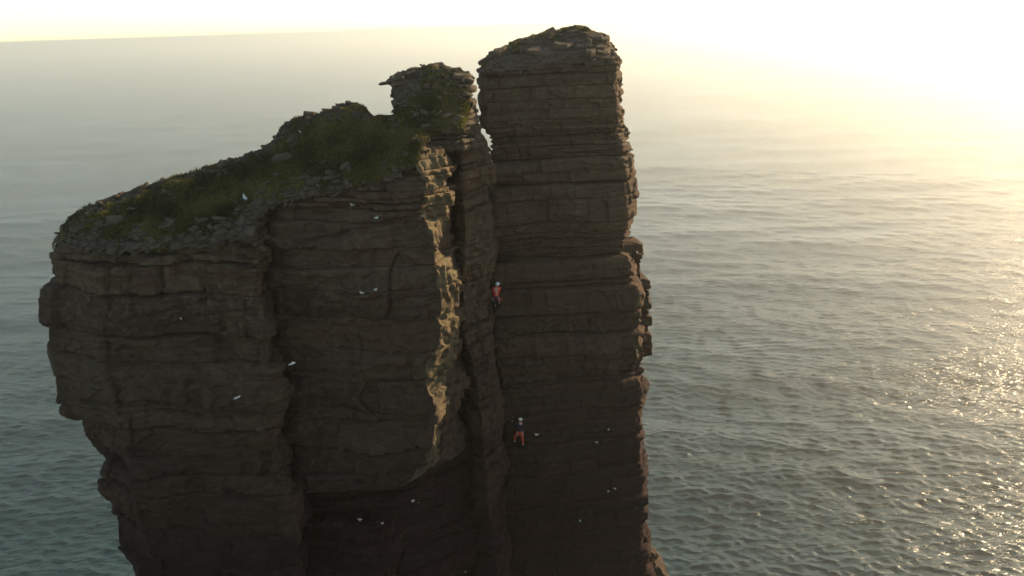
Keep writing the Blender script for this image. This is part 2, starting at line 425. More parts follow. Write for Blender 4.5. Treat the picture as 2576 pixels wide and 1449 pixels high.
        if sg < 0: F = F[:, ::-1]
        mm = mat if (mat2 is None or 0.5 * (z0 + z1) > z2 + r.normal(0, 1.2)) else mat2
        if edge_mat:
            fm = np.isin(ci[F.min(1) % nc], list(edge_mat[0])).astype(np.int32)
            ob = mesh_np(bed_name, V, F, None, part, mats=[mm, edge_mat[1]], mi=fm)
        else: ob = mesh_np(bed_name, V, F, mm, part)
        out.append(ob)
    return out

def tps(pts):
    W = np.array([P(*p) for p in pts]); n = len(W); XY = W[:, :2]
    def U(d2): return np.where(d2 > 1e-9, d2 * np.log(d2 + 1e-12), 0)
    K = U(((XY[:, None] - XY[None]) ** 2).sum(-1)) + np.eye(n) * 0.02
    A = np.zeros((n + 3, n + 3)); A[:n, :n] = K; A[:n, n] = 1; A[:n, n + 1:] = XY; A[n, :n] = 1; A[n + 1:, :n] = XY.T
    sol = np.linalg.solve(A, np.concatenate([W[:, 2], [0, 0, 0]]))
    def f(X, Y):
        X = np.asarray(X, float); Y = np.asarray(Y, float); s = sol[n] + sol[n + 1] * X + sol[n + 2] * Y
        for i in range(n): s = s + sol[i] * U((X - XY[i, 0]) ** 2 + (Y - XY[i, 1]) ** 2)
        return s
    return f

def terrain(name, poly, f, parent, grass_fn, seed, res=0.075, rough=0.10, terr=0.22, lip=0.10, mat=None):
    x0, y0 = poly.min(0) - 0.4; x1, y1 = poly.max(0) + 0.4
    gx = np.arange(x0, x1, res); gy = np.arange(y0, y1, res); X, Y = np.meshgrid(gx, gy)
    d = sdist(poly, X, Y) + 0.10 * fbm(X * 1.3 + seed, Y * 1.3, 0.3, 2) - lip
    Z = f(X, Y)
    G = grass_fn(X, Y, d) + 0.7 * fbm(X * 0.6 + seed, Y * 0.6, 4.4, 3)
    G = np.clip(G, 0, 1)
    Z = Z + rough * 1.6 * fbm(X * 0.6, Y * 0.6, seed * 1.1, 3) + rough * 0.5 * fbm(X * 2.4, Y * 2.4, seed * 2.1, 3)
    # rocky parts break into ledges of the flat-lying beds
    zt = Z + 0.12 * fbm(X * 0.8, Y * 0.8, 9.1, 2); q = zt / terr; qf = np.floor(q)
    Zt = (qf + sstep(0.55, 0.95, q - qf)) * terr
    Z = Z + (Zt - zt) * 0.9 * (1 - sstep(0.3, 0.7, G)) + 0.03 * G * perlin(X * 3.1, Y * 3.1, 1.7)
    Z = Z - np.clip(d, 0, None) * 3.0
    keep = d < 0.07
    ids = -np.ones(X.shape, int); ids[keep] = np.arange(keep.sum())
    q4 = np.stack([ids[:-1, :-1], ids[:-1, 1:], ids[1:, 1:], ids[1:, :-1]], -1).reshape(-1, 4)
    q4 = q4[(q4 >= 0).all(1)]
    ob = mesh_np(name, np.stack([X[keep], Y[keep], Z[keep]], -1), q4, mat or M_turf, parent, attrs={"grass": G[keep]})
    def h(px, py):      # bilinear lookup on the finished surface
        i = np.clip((np.asarray(px) - x0) / res, 0, len(gx) - 1.001); j = np.clip((np.asarray(py) - y0) / res, 0, len(gy) - 1.001)
        a = i.astype(int); b = j.astype(int); u = i - a; v = j - b
        def lerp(M): return (M[b, a] * (1 - u) + M[b, a + 1] * u) * (1 - v) + (M[b + 1, a] * (1 - u) + M[b + 1, a + 1] * u) * v
        return lerp(Z), lerp(G), lerp(d)
    return ob, h

stack = empty("sea_stack", (0.0, 40.0, 0.0))
tag(stack, "tall layered red sandstone sea stack with split summit and grassy shoulder rising from the sea", "sea stack")
stack_inv = Matrix.Translation((0, -40, 0))
def part(name):
    o = empty(name, (0, 0, 0), stack); o.matrix_parent_inverse = stack_inv
    return o

# --- corner lines traced down the faces; depth comes from where each face stands
aL = line([(152, 585), (130, 630), (128, 740), (132, 882), (160, 892), (163, 1030), (211, 1046), (222, 1102), (260, 1150), (264, 1232), (290, 1262), (300, 1372), (328, 1395), (345, 1449)], 36.6)
aM = line([(262, 640), (272, 880), (300, 1060), (340, 1240), (385, 1449)], 34.7)
aR = line([(648, 590), (660, 700), (664, 800), (680, 900), (692, 1050), (706, 1150), (744, 1320), (760, 1449)], 34.3)
aS = line([(668, 560), (676, 700), (684, 800), (704, 900), (718, 1050), (738, 1150), (772, 1320), (790, 1449)], 36.9)
bL = line([(640, 500), (660, 900), (700, 1300)], 37.2)
bF = line([(684, 540), (700, 900), (735, 1300)], 36.3)
bN = line([(905, 480), (905, 900), (905, 1300)], 35.5)
bR = line([(1052, 380), (1078, 450), (1085, 480), (1073, 520), (1090, 600), (1100, 650), (1113, 760), (1108, 800), (1112, 860), (1072, 905), (1080, 960), (1092, 1010), (1090, 1100), (1084, 1170), (1040, 1215), (980, 1250)], 35.7)
bS = line([(1096, 340), (1116, 420), (1131, 490), (1126, 560), (1131, 650), (1140, 770), (1143, 880), (1128, 930), (1116, 1000), (1112, 1100), (1108, 1180), (1075, 1215), (1010, 1250)], 37.5)
cF = line([(1150, 335), (1150, 560), (1147, 700), (1152, 850), (1170, 900), (1178, 1000), (1190, 1100), (1200, 1449)], 40.1)
cE = line([(1163, 335), (1164, 500), (1172, 560), (1164, 700), (1170, 850), (1190, 900), (1205, 1000), (1217, 1100), (1225, 1250), (1240, 1350), (1250, 1449)], 39.35)
cR = line([(1182, 195), (1184, 245), (1191, 268), (1201, 300), (1216, 335), (1226, 345), (1230, 400), (1235, 480), (1236, 600), (1233, 720), (1235, 790), (1244, 900), (1258, 1050), (1266, 1200), (1271, 1449)], 41.2)
dL = line([(1211, 190), (1216, 236), (1211, 262), (1217, 285), (1222, 322), (1234, 348), (1237, 400), (1238, 475), (1240, 560), (1243, 660), (1247, 800), (1252, 900), (1262, 1060), (1270, 1200), (1277, 1449)], 40.0 + DY)
dR = line([(1549, 165), (1553, 260), (1558, 330), (1568, 400), (1573, 480), (1574, 590), (1586, 655), (1598, 740), (1609, 800), (1612, 895), (1613, 1000), (1608, 1100), (1612, 1250), (1618, 1449)], 41.0 + DY)
dS = line([(1556, 160), (1561, 300), (1579, 330), (1582, 400), (1594, 470), (1594, 560), (1599, 620), (1604, 700), (1613, 780), (1619, 890), (1624, 905), (1623, 1000), (1616, 1040), (1618, 1200), (1622, 1300), (1628, 1449)], 42.2 + DY)

def xz(x, Y): return P(x, 300, Y)[0]
LOWZ = 88.0

# plan of the grassy shoulder: the skyline is its back edge
sky_pts = [(118, 628, 36.9), (150, 583, 37.4), (170, 550, 37.9), (300, 488, 38.8), (480, 430, 39.6), (575, 400, 40.0), (688, 345, 40.8), (705, 315, 41.0), (800, 280, 41.4), (880, 258, 41.5), (918, 263, 41.4), (943, 297, 41.2), (985, 300, 41.0)]
shoulder_top = tps(sky_pts + [
    (150, 632, 35.9), (262, 652, 34.8), (400, 640, 34.5), (540, 615, 34.4), (650, 592, 34.4), (668, 540, 36.0), (690, 520, 36.3), (800, 500, 35.8), (950, 470, 35.5), (1055, 420, 35.7),
    (1096, 345, 37.4), (1075, 360, 36.6), (400, 545, 36.6), (550, 500, 37.2), (700, 430, 38.2), (850, 372, 38.6), (900, 415, 37.2), (1000, 330, 38.9), (1000, 390, 37.2), (350, 598, 35.4), (600, 548, 36.0),
    (1060, 330, 38.4), (1100, 338, 38.8), (960, 300, 40.0)])
back = [P(x, y, Y + 0.25)[:2] for x, y, Y in sky_pts]
shoulder_poly = np.array([P(118, 628, 36.7)[:2], P(262, 652, 34.75)[:2], P(400, 640, 34.55)[:2], P(650, 590, 34.35)[:2], P(664, 560, 35.9)[:2], P(684, 520, 36.3)[:2], P(905, 480, 35.55)[:2], P(1062, 400, 35.75)[:2], P(1096, 340, 37.5)[:2], P(1110, 338, 39.6)[:2]] + [np.array([xz(1100, 41.5), 41.5])] + back[::-1])

# --- left buttress and middle buttress
def ztop_limit(X, Y): return shoulder_top(X, Y)
A = part("outer_buttress")
zA = P(400, 560, 35.5)[2]
beds_a = make_beds(P(690, 330, 41)[2] , P(300, 1449, 35)[2] - 1.5, 11, 0.55, 2.6, zones=[(140, P(400, 665, 34.5)[2], 0.16, 0.55)])
build_mass(A, [aL, aM, aR, aS, Corner((xz(700, 41.0), 41.0)), Corner([(690, 320, 41.0), (690, 1400, 41.0)]), Corner([(480, 420, 39.9), (480, 1400, 39.9)]), Corner([(300, 480, 39.1), (310, 900, 39.1), (360, 1400, 39.1)]), Corner([(165, 555, 38.2), (140, 640, 38.2), (140, 880, 38.2), (180, 1000, 38.2), (240, 1060, 38.2), (350, 1449, 38.2)])],
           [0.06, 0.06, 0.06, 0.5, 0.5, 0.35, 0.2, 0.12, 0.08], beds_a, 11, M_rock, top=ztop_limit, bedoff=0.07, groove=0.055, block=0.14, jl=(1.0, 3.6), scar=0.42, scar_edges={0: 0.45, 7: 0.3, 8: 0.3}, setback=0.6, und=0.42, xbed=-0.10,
           patches=[([(320, 690), (398, 680), (405, 790), (325, 800)], 34.6, -0.22), ([(470, 700), (640, 655), (655, 760), (480, 800)], 34.5, 0.10), ([(330, 1060), (690, 1050), (690, 1110), (335, 1120)], 34.5, 0.12), ([(160, 640), (262, 650), (265, 760), (130, 750)], 35.6, -0.12)],
           cracks=[([(268, 660), (276, 880), (300, 1040)], 34.9, 0.22, 0.07), ([(300, 668), (440, 640), (650, 592)], 34.5, 0.20, 0.08), ([(330, 800), (480, 770), (655, 700)], 34.5, 0.18, 0.07), ([(170, 1036), (400, 1022), (690, 1030)], 34.6, 0.30, 0.10), ([(330, 1050), (335, 1160)], 34.6, 0.18, 0.06), ([(420, 880), (660, 860)], 34.5, 0.18, 0.07)])
B = part("middle_buttress")
beds_b = make_beds(P(1000, 300, 39)[2], P(900, 1245, 35.6)[2], 23, 0.55, 2.6, zones=[(140, P(900, 520, 35.6)[2], 0.16, 0.55)])
build_mass(B, [bL, bF, bN, bR, bS, Corner((xz(1120, 39.8), 39.8)), Corner((xz(1100, 42.0), 42.0)), Corner((xz(690, 42.0), 42.0))],
           [0.08, 0.055, 0.055, 0.05, 0.10, 0.4, 0.5, 0.5], beds_b, 23, M_rock, top=ztop_limit, bedoff=0.07, groove=0.05, block=0.13, jl=(1.0, 3.6), scar=0.44, rough_edges={3: 2.4, 4: 1.6}, edge_mat=((3,), M_rock_lichen_lit), setback=0.55, und=0.42, xbed=-0.22,  # the sunlit right side takes the lightened lichen material
           patches=[([(872, 735), (905, 722), (975, 722), (982, 770), (960, 805), (900, 812), (870, 780)], 35.6, 0.24), ([(690, 690), (870, 690), (865, 790), (700, 800)], 36.0, -0.10), ([(985, 640), (1090, 600), (1108, 760), (985, 770)], 35.6, 0.10), ([(700, 1010), (880, 1000), (905, 1060), (710, 1090)], 36.0, -0.14), ([(690, 560), (860, 545), (855, 590), (695, 620)], 36.0, 0.08)],
           cracks=[([(668, 652), (820, 600), (960, 566), (1085, 530)], 35.8, 0.24, 0.075), ([(1003, 640), (978, 690), (985, 760), (975, 800)], 35.6, 0.24, 0.06), ([(690, 545), (870, 520), (1070, 505)], 35.8, 0.18, 0.07), ([(700, 800), (900, 830), (1108, 795)], 35.8, 0.22, 0.08), ([(905, 850), (920, 960), (900, 1000), (960, 1060)], 35.7, 0.24, 0.06), ([(700, 950), (880, 935), (1080, 905)], 35.8, 0.2, 0.07), ([(720, 1130), (900, 1090), (1085, 1070)], 35.8, 0.2, 0.07)])
# recessed alcove wall under the middle buttress, down to the bottom
beds_b2 = make_beds(P(900, 1150, 37.5)[2], LOWZ, 29, 0.3, 1.2)
build_mass(B, [line([(640, 1200), (760, 1449)], 37.6), line([(800, 1200), (850, 1449)], 36.9), line([(1000, 1200), (1010, 1449)], 37.7), line([(1080, 1200), (1085, 1449)], 38.6), line([(1200, 1200), (1240, 1449)], 40.6), Corner((xz(1240, 43), 43.0)), Corner((xz(700, 43), 43.0))],
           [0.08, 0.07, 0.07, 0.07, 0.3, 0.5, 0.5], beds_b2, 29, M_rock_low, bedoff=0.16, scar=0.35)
# --- slot wall and pillar
K = part("slot_wall")
beds_k = make_beds(P(1120, 330, 39.6)[2], LOWZ, 31, 0.3, 1.2)
build_mass(K, [Corner([(1070, 330, 40.6), (1070, 1449, 41.4)]), Corner([(1175, 330, 40.4), (1172, 560, 40.8), (1215, 1000, 41.4), (1250, 1449, 41.4)]), Corner([(1175, 330, 43.5), (1175, 500, 43.5), (1230, 1000, 43.5), (1250, 1449, 43.5)]), Corner((xz(1060, 43.5), 43.5))],
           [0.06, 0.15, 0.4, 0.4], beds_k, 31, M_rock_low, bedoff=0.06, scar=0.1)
beds_k2 = make_beds(P(1240, 492, 44.5)[2], LOWZ, 33, 0.3, 1.2)     # the tower and the pillar join behind the crack
build_mass(K, [Corner([(1160, 480, 42.6), (1230, 1449, 42.6)]), Corner([(1226, 480, 43.4), (1262, 1449, 43.4)]), Corner([(1300, 480, 44.6), (1330, 1449, 44.6)]), Corner((xz(1320, 47.5), 47.5)), Corner((xz(1150, 47.5), 47.5))],
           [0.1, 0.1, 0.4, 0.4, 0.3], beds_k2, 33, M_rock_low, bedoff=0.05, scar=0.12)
Cp = part("pillar")
beds_c = make_beds(P(1200, 318, 39)[2], LOWZ, 37, 0.25, 1.6)
build_mass(Cp, [cF, cE, cR, Corner([(1190, 300, 43.5), (1220, 350, 43.5), (1224, 405, 43.5), (1236, 500, 43.5), (1270, 1449, 43.5)]), Corner([(1150, 335, 43.0), (1160, 560, 43.0), (1220, 1449, 43.0)])],
           [0.05, 0.045, 0.2, 0.4, 0.2], beds_c, 37, M_rock, bedoff=0.035, cracks=[([(1200, 345), (1197, 470)], 40.5, 0.25, 0.05), ([(1212, 540), (1215, 640), (1200, 760)], 40.5, 0.25, 0.06), ([(1241, 690), (1205, 760), (1180, 800)], 39.6, 0.3, 0.07), ([(1165, 480), (1237, 470)], 40.5, 0.25, 0.06), ([(1215, 860), (1228, 1000)], 39.8, 0.2, 0.05)], scar=0.26, groove=0.04, rough_edges={0: 1.4, 1: 2.4}, smooth_it=2)
# --- right tower: bedding read off the face at photo column 1420
Dp = part("tower")
zr = lambda y: P(1420, y, 40.5 + DY)[2]
yb = [140, 152, 163, 172, 186, 218, 252, 276, 300, 308, 317, 325, 334, 342, 351, 358, 368, 376, 384, 391, 399, 432, 462, 500, 560, 580, 587, 595, 603, 612, 619, 628, 636, 644, 652, 708, 722, 790, 842, 893, 914, 936, 956, 968, 990, 1012, 1036, 1050, 1066, 1082, 1098, 1112, 1124, 1150, 1174, 1180, 1208, 1236, 1258, 1270, 1292, 1310, 1336, 1352, 1376, 1392, 1420, 1449, 1480]
beds_d = [zr(y) for y in yb]
offs_y = [140, 160, 186, 200, 300, 312, 395, 402, 465, 472, 580, 590, 612, 655, 660, 890, 905, 1030, 1060, 1112, 1120, 1240, 1260, 1480]
offs_v = [0.02, 0.10, 0.12, 0.0, 0.0, -0.06, -0.10, 0.04, 0.04, 0.08, 0.08, 0.0, -0.34, -0.42, 0.08, 0.05, -0.02, -0.02, -0.08, -0.10, 0.24, 0.26, 0.15, 0.2]
o_ = np.argsort([zr(y) for y in offs_y])
offs_d = (np.array([zr(y) for y in offs_y])[o_], np.array(offs_v)[o_])
cap_pts = [(1203, 178, 40.4), (1245, 176, 40.2), (1330, 166, 40.3), (1420, 158, 40.5), (1500, 158, 40.8), (1550, 150, 41.1), (1557, 152, 42.0), (1210, 172, 42.0), (1248, 130, 42.0), (1330, 98, 42.6), (1430, 76, 43.2), (1490, 79, 43.2), (1540, 112, 43.0), (1556, 148, 43.0),
           (1300, 150, 41.2), (1400, 125, 41.6), (1480, 118, 41.6), (1330, 102, 44.5), (1430, 84, 45.0), (1240, 150, 44.5), (1540, 130, 45)]
cap_top = tps([(x, y, Y + DY) for x, y, Y in cap_pts])
dpoly_c = [dL, dR, dS, Corner((xz(1552, 49.0), 49.0)), Corner([(1214, 185, 49.0), (1218, 260, 49.0), (1226, 320, 49.0), (1240, 350, 49.0), (1244, 405, 49.0), (1244, 480, 49.0), (1250, 1449, 49.0)])]
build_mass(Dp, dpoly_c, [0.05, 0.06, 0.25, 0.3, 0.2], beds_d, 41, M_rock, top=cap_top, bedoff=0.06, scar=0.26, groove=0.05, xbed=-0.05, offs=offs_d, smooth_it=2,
           strong=([zr(y) for y in (186, 342, 368, 399, 462, 587, 603, 628, 644, 652, 708, 722, 790, 842, 893, 956, 1036, 1112, 1180, 1258, 1352)], [0.10, 0.16, 0.16, 0.22, 0.34, 0.18, 0.2, 0.25, 0.25, 0.4, 0.26, 0.3, 0.28, 0.3, 0.22, 0.16, 0.2, 0.2, 0.25, 0.3, 0.25]),
           patches=[([(1232, 478), (1290, 470), (1322, 500), (1336, 545), (1302, 566), (1318, 580), (1270, 600), (1232, 600)], 43.3, 0.16), ([(1555, 846), (1625, 842), (1625, 958), (1555, 958)], 43.8, -0.30), ([(1318, 905), (1352, 905), (1352, 932), (1318, 932)], 43.3, 0.15), ([(1345, 852), (1555, 850), (1555, 904), (1345, 906)], 43.3, 0.12), ([(1425, 770), (1600, 755), (1600, 800), (1425, 812)], 43.4, 0.10), ([(1345, 1130), (1500, 1122), (1500, 1180), (1345, 1190)], 43.4, 0.16), ([(1270, 1190), (1420, 1180), (1420, 1240), (1270, 1240)], 43.3, -0.12), ([(1440, 1330), (1615, 1320), (1615, 1400), (1440, 1400)], 43.5, 0.14)],
           cracks=[([(1240, 545), (1330, 520), (1460, 500), (1570, 480)], 43.3, 0.10, 0.05), ([(1300, 585), (1400, 560), (1570, 520)], 43.3, 0.14, 0.05), ([(1262, 1060), (1400, 1050), (1610, 1045)], 43.4, 0.2, 0.06), ([(1520, 985), (1525, 905)], 43.6, 0.2, 0.05)])
# pinnacles leaning on the tower's far right side, and the ledge below
E = part("side_pinnacle")
eR = line([(1596, 611), (1611, 614), (1615, 640), (1617, 702), (1634, 707), (1636, 758), (1643, 768), (1642, 790), (1638, 798), (1640, 840), (1643, 850), (1640, 892), (1632, 897)], 42.4 + DY)
beds_e = make_beds(P(1600, 611, 42.4 + DY)[2], P(1600, 896, 42.4 + DY)[2], 43, 0.3, 1.1)
build_mass(E, [line([(1560, 600), (1575, 900)], 42.2 + DY), eR, line([(1596, 611), (1604, 614), (1610, 700), (1625, 710), (1630, 890)], 43.8 + DY), Corner((xz(1555, 46.8), 46.8))],
           [0.06, 0.06, 0.3, 0.3], beds_e, 43, M_rock, bedoff=0.05, scar=0.12)
Fp = part("lower_ledge")
beds_f = make_beds(P(1640, 1384, 42.2 + DY)[2], LOWZ, 47, 0.3, 0.8)
build_mass(Fp, [line([(1560, 1384), (1560, 1449)], 41.5 + DY), line([(1632, 1384), (1650, 1396), (1656, 1418), (1674, 1449), (1700, 1500)], 42.0 + DY), line([(1632, 1384), (1650, 1396), (1660, 1449)], 44.5 + DY), Corner((xz(1540, 48), 48.0))],
           [0.07, 0.06, 0.3, 0.3], beds_f, 47, M_rock_lichen_lit, bedoff=0.10, scar=0.3)
# ledge with boulders at the foot of the alcove
Lp = part("alcove_ledge")
beds_l = make_beds(P(850, 1312, 36.8)[2], LOWZ, 53, 0.25, 0.9)
build_mass(Lp, [line([(755, 1312), (735, 1449)], 37.3), line([(800, 1312), (790, 1380), (760, 1449)], 36.3), line([(960, 1312), (975, 1340), (985, 1400), (960, 1449)], 36.2), line([(985, 1312), (1000, 1449)], 38.0), Corner((xz(1000, 40), 40.0)), Corner((xz(740, 40), 40.0))],
           [0.07, 0.06, 0.06, 0.3, 0.4, 0.4], beds_l, 53, M_rock_low, bedoff=0.14, scar=0.4)
# --- the hidden shaft below, down to the sea
S = part("lower_shaft")
def shaft(z):
    k = 1.0 + 0.012 * (LOWZ + 9 - z)
    return k
sh_pts = [(-11.2, 37.0), (-8.8, 35.4), (-3.2, 35.6), (-1.0, 38.8), (5.8, 43.6), (7.4, 45.4), (5.8, 49.0), (-1.5, 49.0), (-10.5, 42.5)]
cen = np.array([-2.0, 40.5]); shc = []
for p in sh_pts:
    c = Corner((0.0, 0.0)); zz = np.array([-3.0, 6.0, 40.0, LOWZ + 8]); kk = np.array([1.9, 1.45, 1.12, 1.0])
    c.z = zz; c.x = cen[0] + (p[0] - cen[0]) * kk; c.y = cen[1] + (p[1] - cen[1]) * kk; shc.append(c)
beds_s = make_beds(LOWZ + 9, -3.0, 59, 1.2, 4.0)
build_mass(S, shc, [0.4] * 9, beds_s, 59, M_rock_low, bedoff=0.25, scar=0.8, lam=0.06)

# --- tops: turf shoulder, crag, tower cap
def g_sh(X, Y, d):
    return sstep(0.0, 1.6, -d - 0.15) * 1.0 + 0.26 + 0.8 * sstep(-8.0, -5.8, X) * sstep(35.6, 36.3, Y)
shoulder, h_sh = terrain("turf_slope", shoulder_poly, shoulder_top, None, g_sh, 3, lip=-0.28, terr=0.16)
shoulder.parent = stack; shoulder.matrix_parent_inverse = stack_inv
G = part("summit_crag")
gc = [Corner([(992, 215, 40.5), (992, 250, 40.4), (978, 278, 40.3), (955, 302, 40.2)]), Corner([(1000, 300, 39.2), (1000, 340, 39.0)]), Corner([(1090, 340, 38.5), (1090, 300, 38.6)]), Corner([(1166, 340, 38.4), (1166, 300, 38.5)]), Corner([(1181, 195, 39.9), (1183, 245, 39.8), (1191, 268, 39.7), (1201, 300, 39.6), (1216, 335, 39.6)]), Corner([(1180, 200, 42.5), (1182, 245, 42.5), (1190, 270, 42.5), (1200, 320, 42.5)]), Corner((xz(995, 42.5), 42.5))]
crag_top = tps([(985, 214, 40.5), (1000, 196, 41.0), (1040, 180, 41.3), (1080, 168, 41.5), (1115, 168, 41.5), (1160, 184, 41.2), (1186, 200, 40.4), (1005, 320, 39.1), (1060, 330, 38.8), (1100, 338, 38.5), (1164, 330, 38.4), (1205, 300, 39.6),
                (1040, 250, 40.0), (1100, 260, 39.6), (1150, 255, 39.6), (1000, 196, 42.5), (1100, 172, 42.6), (1185, 204, 42.4), (1000, 270, 39.9)])
beds_g = make_beds(P(1100, 160, 41.5)[2], P(1100, 350, 38.5)[2] - 0.6, 61, 0.10, 0.32)
build_mass(G, gc, [0.06, 0.05, 0.05, 0.05, 0.12, 0.3, 0.15], beds_g, 61, M_slab, top=crag_top, bedoff=0.09, block=0.06, jl=(0.4, 1.6), scar=0.15, groove=0.08)
gpoly = poly_at(gc, P(1100, 250, 40)[2])
crag_s, h_cr = terrain("crag_rubble", gpoly, crag_top, None, lambda X, Y, d: 0.12 + 0.95 * sstep(2.0, 1.0, (Y - 38.4)), 5, rough=0.12, terr=0.16, lip=0.0)
crag_s.parent = stack; crag_s.matrix_parent_inverse = stack_inv
dpoly = poly_at(dpoly_c, zr(170))
cap_s, h_cap = terrain("cap_rubble", dpoly, cap_top, None, lambda X, Y, d: 0.10 + 0.45 * sstep(0.8, 2.4, -d), 8, rough=0.07, terr=0.20, lip=0.04)
cap_s.parent = stack; cap_s.matrix_parent_inverse = stack_inv

# ------------------------------------------------------------------ loose slabs
def slab_mesh(seed, flat=0.22):
    r = random.Random(seed); n = r.randint(6, 9); an = sorted((i + r.uniform(-0.35, 0.35)) * 2 * math.pi / n for i in range(n))
    asp = r.uniform(0.5, 0.9); bmx = bmesh.new(); rings = []
    for zz, sc in ((-flat, 0.86), (-flat * 0.4, 1.0), (flat * 0.45, 0.98), (flat, 0.84)):
        ring = []
        for a, rr in zip(an, [random.Random(seed * 31 + i).uniform(0.75, 1.12) for i in range(n)]):
            ring.append(bmx.verts.new((math.cos(a) * rr * sc + r.uniform(-.04, .04), math.sin(a) * rr * sc * asp + r.uniform(-.04, .04), zz * r.uniform(0.8, 1.2) + 0.12 * flat * math.cos(a + seed))))
        rings.append(ring)
    bmx.faces.new(rings[0][::-1]); bmx.faces.new(rings[-1])
    for q in range(3):
        for i in range(n): bmx.faces.new((rings[q][i], rings[q][(i + 1) % n], rings[q + 1][(i + 1) % n], rings[q + 1][i]))
    me = bpy.data.meshes.new("stone_slab"); bmx.to_mesh(me); bmx.free(); me.materials.append(M_slab)
    return me
SL = [slab_mesh(i, random.Random(i).uniform(0.12, 0.34)) for i in range(18)] + [slab_mesh(71, 0.10), slab_mesh(74, 0.13)]
RS = random.Random(5)
def put_slab(parent, x, y, z, size, slope=(0, 0), tilt=0.15, me=None, rz=None):
    o = bpy.data.objects.new("stone_slab", me or RS.choice(SL[:18])); COL.objects.link(o)
    nrm = Vector((-slope[0], -slope[1], 1.0)); nrm += Vector((RS.gauss(0, tilt), RS.gauss(0, tilt), 0)); nrm.normalize()
    q = nrm.to_track_quat('Z', 'Y'); rot = q.to_matrix().to_4x4() @ Matrix.Rotation(RS.uniform(0, 6.28) if rz is None else rz, 4, 'Z')
    sc = Matrix.Diagonal((size * RS.uniform(0.85, 1.25), size * RS.uniform(0.8, 1.15), size * RS.uniform(0.8, 1.2), 1))
    o.matrix_world = Matrix.Translation((x, y, z)) @ rot @ sc
    if parent: 
        mw = o.matrix_world.copy(); o.parent = parent; o.matrix_parent_inverse = stack_inv if parent in (shoulder, crag_s, cap_s) and False else Matrix.Identity(4); o.matrix_basis = mw
    return o
def scatter(host, h, poly, count, accept, size, tilt):
    x0, y0 = poly.min(0); x1, y1 = poly.max(0); made = 0; tries = 0
    while made < count and tries < count * 60:
        tries += 1
        x = RS.uniform(x0, x1); y = RS.uniform(y0, y1)
        z, g, d = (float(v) for v in h(x, y))
        if d > 0.05 or RS.random() > accept(x, y, z, g, d): continue
        zx = float(h(x + .15, y)[0]) - float(h(x - .15, y)[0]); zy = float(h(x, y + .15)[0]) - float(h(x, y - .15)[0])
        sx_, sy_ = max(-.7, min(.7, zx / .3)) * 0.45, max(-.7, min(.7, zy / .3)) * 0.45
        s = RS.uniform(*size) * (0.7 + 0.6 * RS.random() ** 2)
        put_slab(host, x, y, z + 0.02 * s, s, (sx_, sy_), tilt); made += 1
for ob in (shoulder, crag_s, cap_s): pass
acc_sh = lambda x, y, z, g, d: (1.0 if d > -0.9 else 0.45 if d > -1.6 else 0.04) * (1.0 - 0.6 * g)
scatter(shoulder, h_sh, shoulder_poly, 135, acc_sh, (0.18, 0.46), 0.20)
scatter(crag_s, h_cr, gpoly, 70, lambda x, y, z, g, d: 0.25 + 0.75 * (1 - g), (0.18, 0.42), 0.20)
scatter(cap_s, h_cap, dpoly, 66, lambda x, y, z, g, d: 0.0 if d > -0.32 else 0.9 if d > -1.4 else 0.4, (0.28, 0.75), 0.06)
for (bx_, by_, Y_, sz_, rz_, me_) in [(978, 208, 40.9, 0.75, 0.3, 2), (1000, 198, 41.0, 0.7, 0.9, 7), (1030, 184, 41.2, 0.6, 0.2, 2), (1085, 168, 41.4, 0.42, 1.0, 9), (1140, 176, 41.3, 0.55, 0.1, 7), (1172, 188, 41.0, 0.4, 0.5, 2), (1005, 208, 40.6, 0.5, 2.0, 11)]:
    if me_ in (2, 7): me_ = 18 + (me_ == 7)
    q_ = P(bx_, by_, Y_); put_slab(crag_s, q_[0], q_[1], q_[2], sz_, (0.12, 0.0), 0.06, me=SL[me_], rz=rz_)
def scree(host, h, poly, n, seed, accept, size):
    r = np.random.default_rng(seed); base = []
    for me in SL[:8]:
        v = np.array([q.co[:] for q in me.vertices]); n4 = [p.vertices[:] for p in me.polygons if len(p.vertices) == 4]; base.append((v, np.array(n4), [p.vertices[:] for p in me.polygons if len(p.vertices) > 4]))
    x = r.uniform(poly[:, 0].min(), poly[:, 0].max(), n * 8); y = r.uniform(poly[:, 1].min(), poly[:, 1].max(), n * 8)
    z, g, d = h(x, y); ok = (d < 0.06) & (r.uniform(0, 1, len(x)) < accept(x, y, g, d)); x, y, z = x[ok][:n], y[ok][:n], z[ok][:n]
    Vs, Ts, o = [], [], 0
    for i in range(len(x)):
        v, q4, caps = base[i % 8]; s_ = size[0] * (size[1] / size[0]) ** (r.uniform() ** 1.6)
        M = np.array(Matrix.Rotation(r.uniform(0, 6.28), 3, 'Z') @ Matrix.Rotation(r.normal(0, .35), 3, 'X') @ Matrix.Rotation(r.normal(0, .35), 3, 'Y'))
        M = np.array(Matrix.Rotation(r.normal(0, .3), 3, 'X')) @ M
        Vs.append((v * s_ * np.array([1, 1, 0.95])) @ M.T + np.array([x[i], y[i], z[i] + 0.1 * s_]))
        tr = [(a, b, c) for a, b, c, e in q4] + [(a, c, e) for a, b, c, e in q4]
        for cpt in caps: tr += [(cpt[0], cpt[k], cpt[k + 1]) for k in range(1, len(cpt) - 1)]
        Ts.append(np.array(tr) + o); o += len(v)
    ob = mesh_np("scree", np.concatenate(Vs), np.concatenate(Ts), M_slab, host, smooth=False); tag(ob, kind="stuff")
scree(shoulder, h_sh, shoulder_poly, 1500, 5, lambda x, y, g, d: np.where(d > -1.3, 1.0, 0.10) * (1.05 - 0.75 * g), (0.04, 0.30))
scree(crag_s, h_cr, gpoly, 600, 6, lambda x, y, g, d: 1.0 - 0.8 * g, (0.05, 0.26))
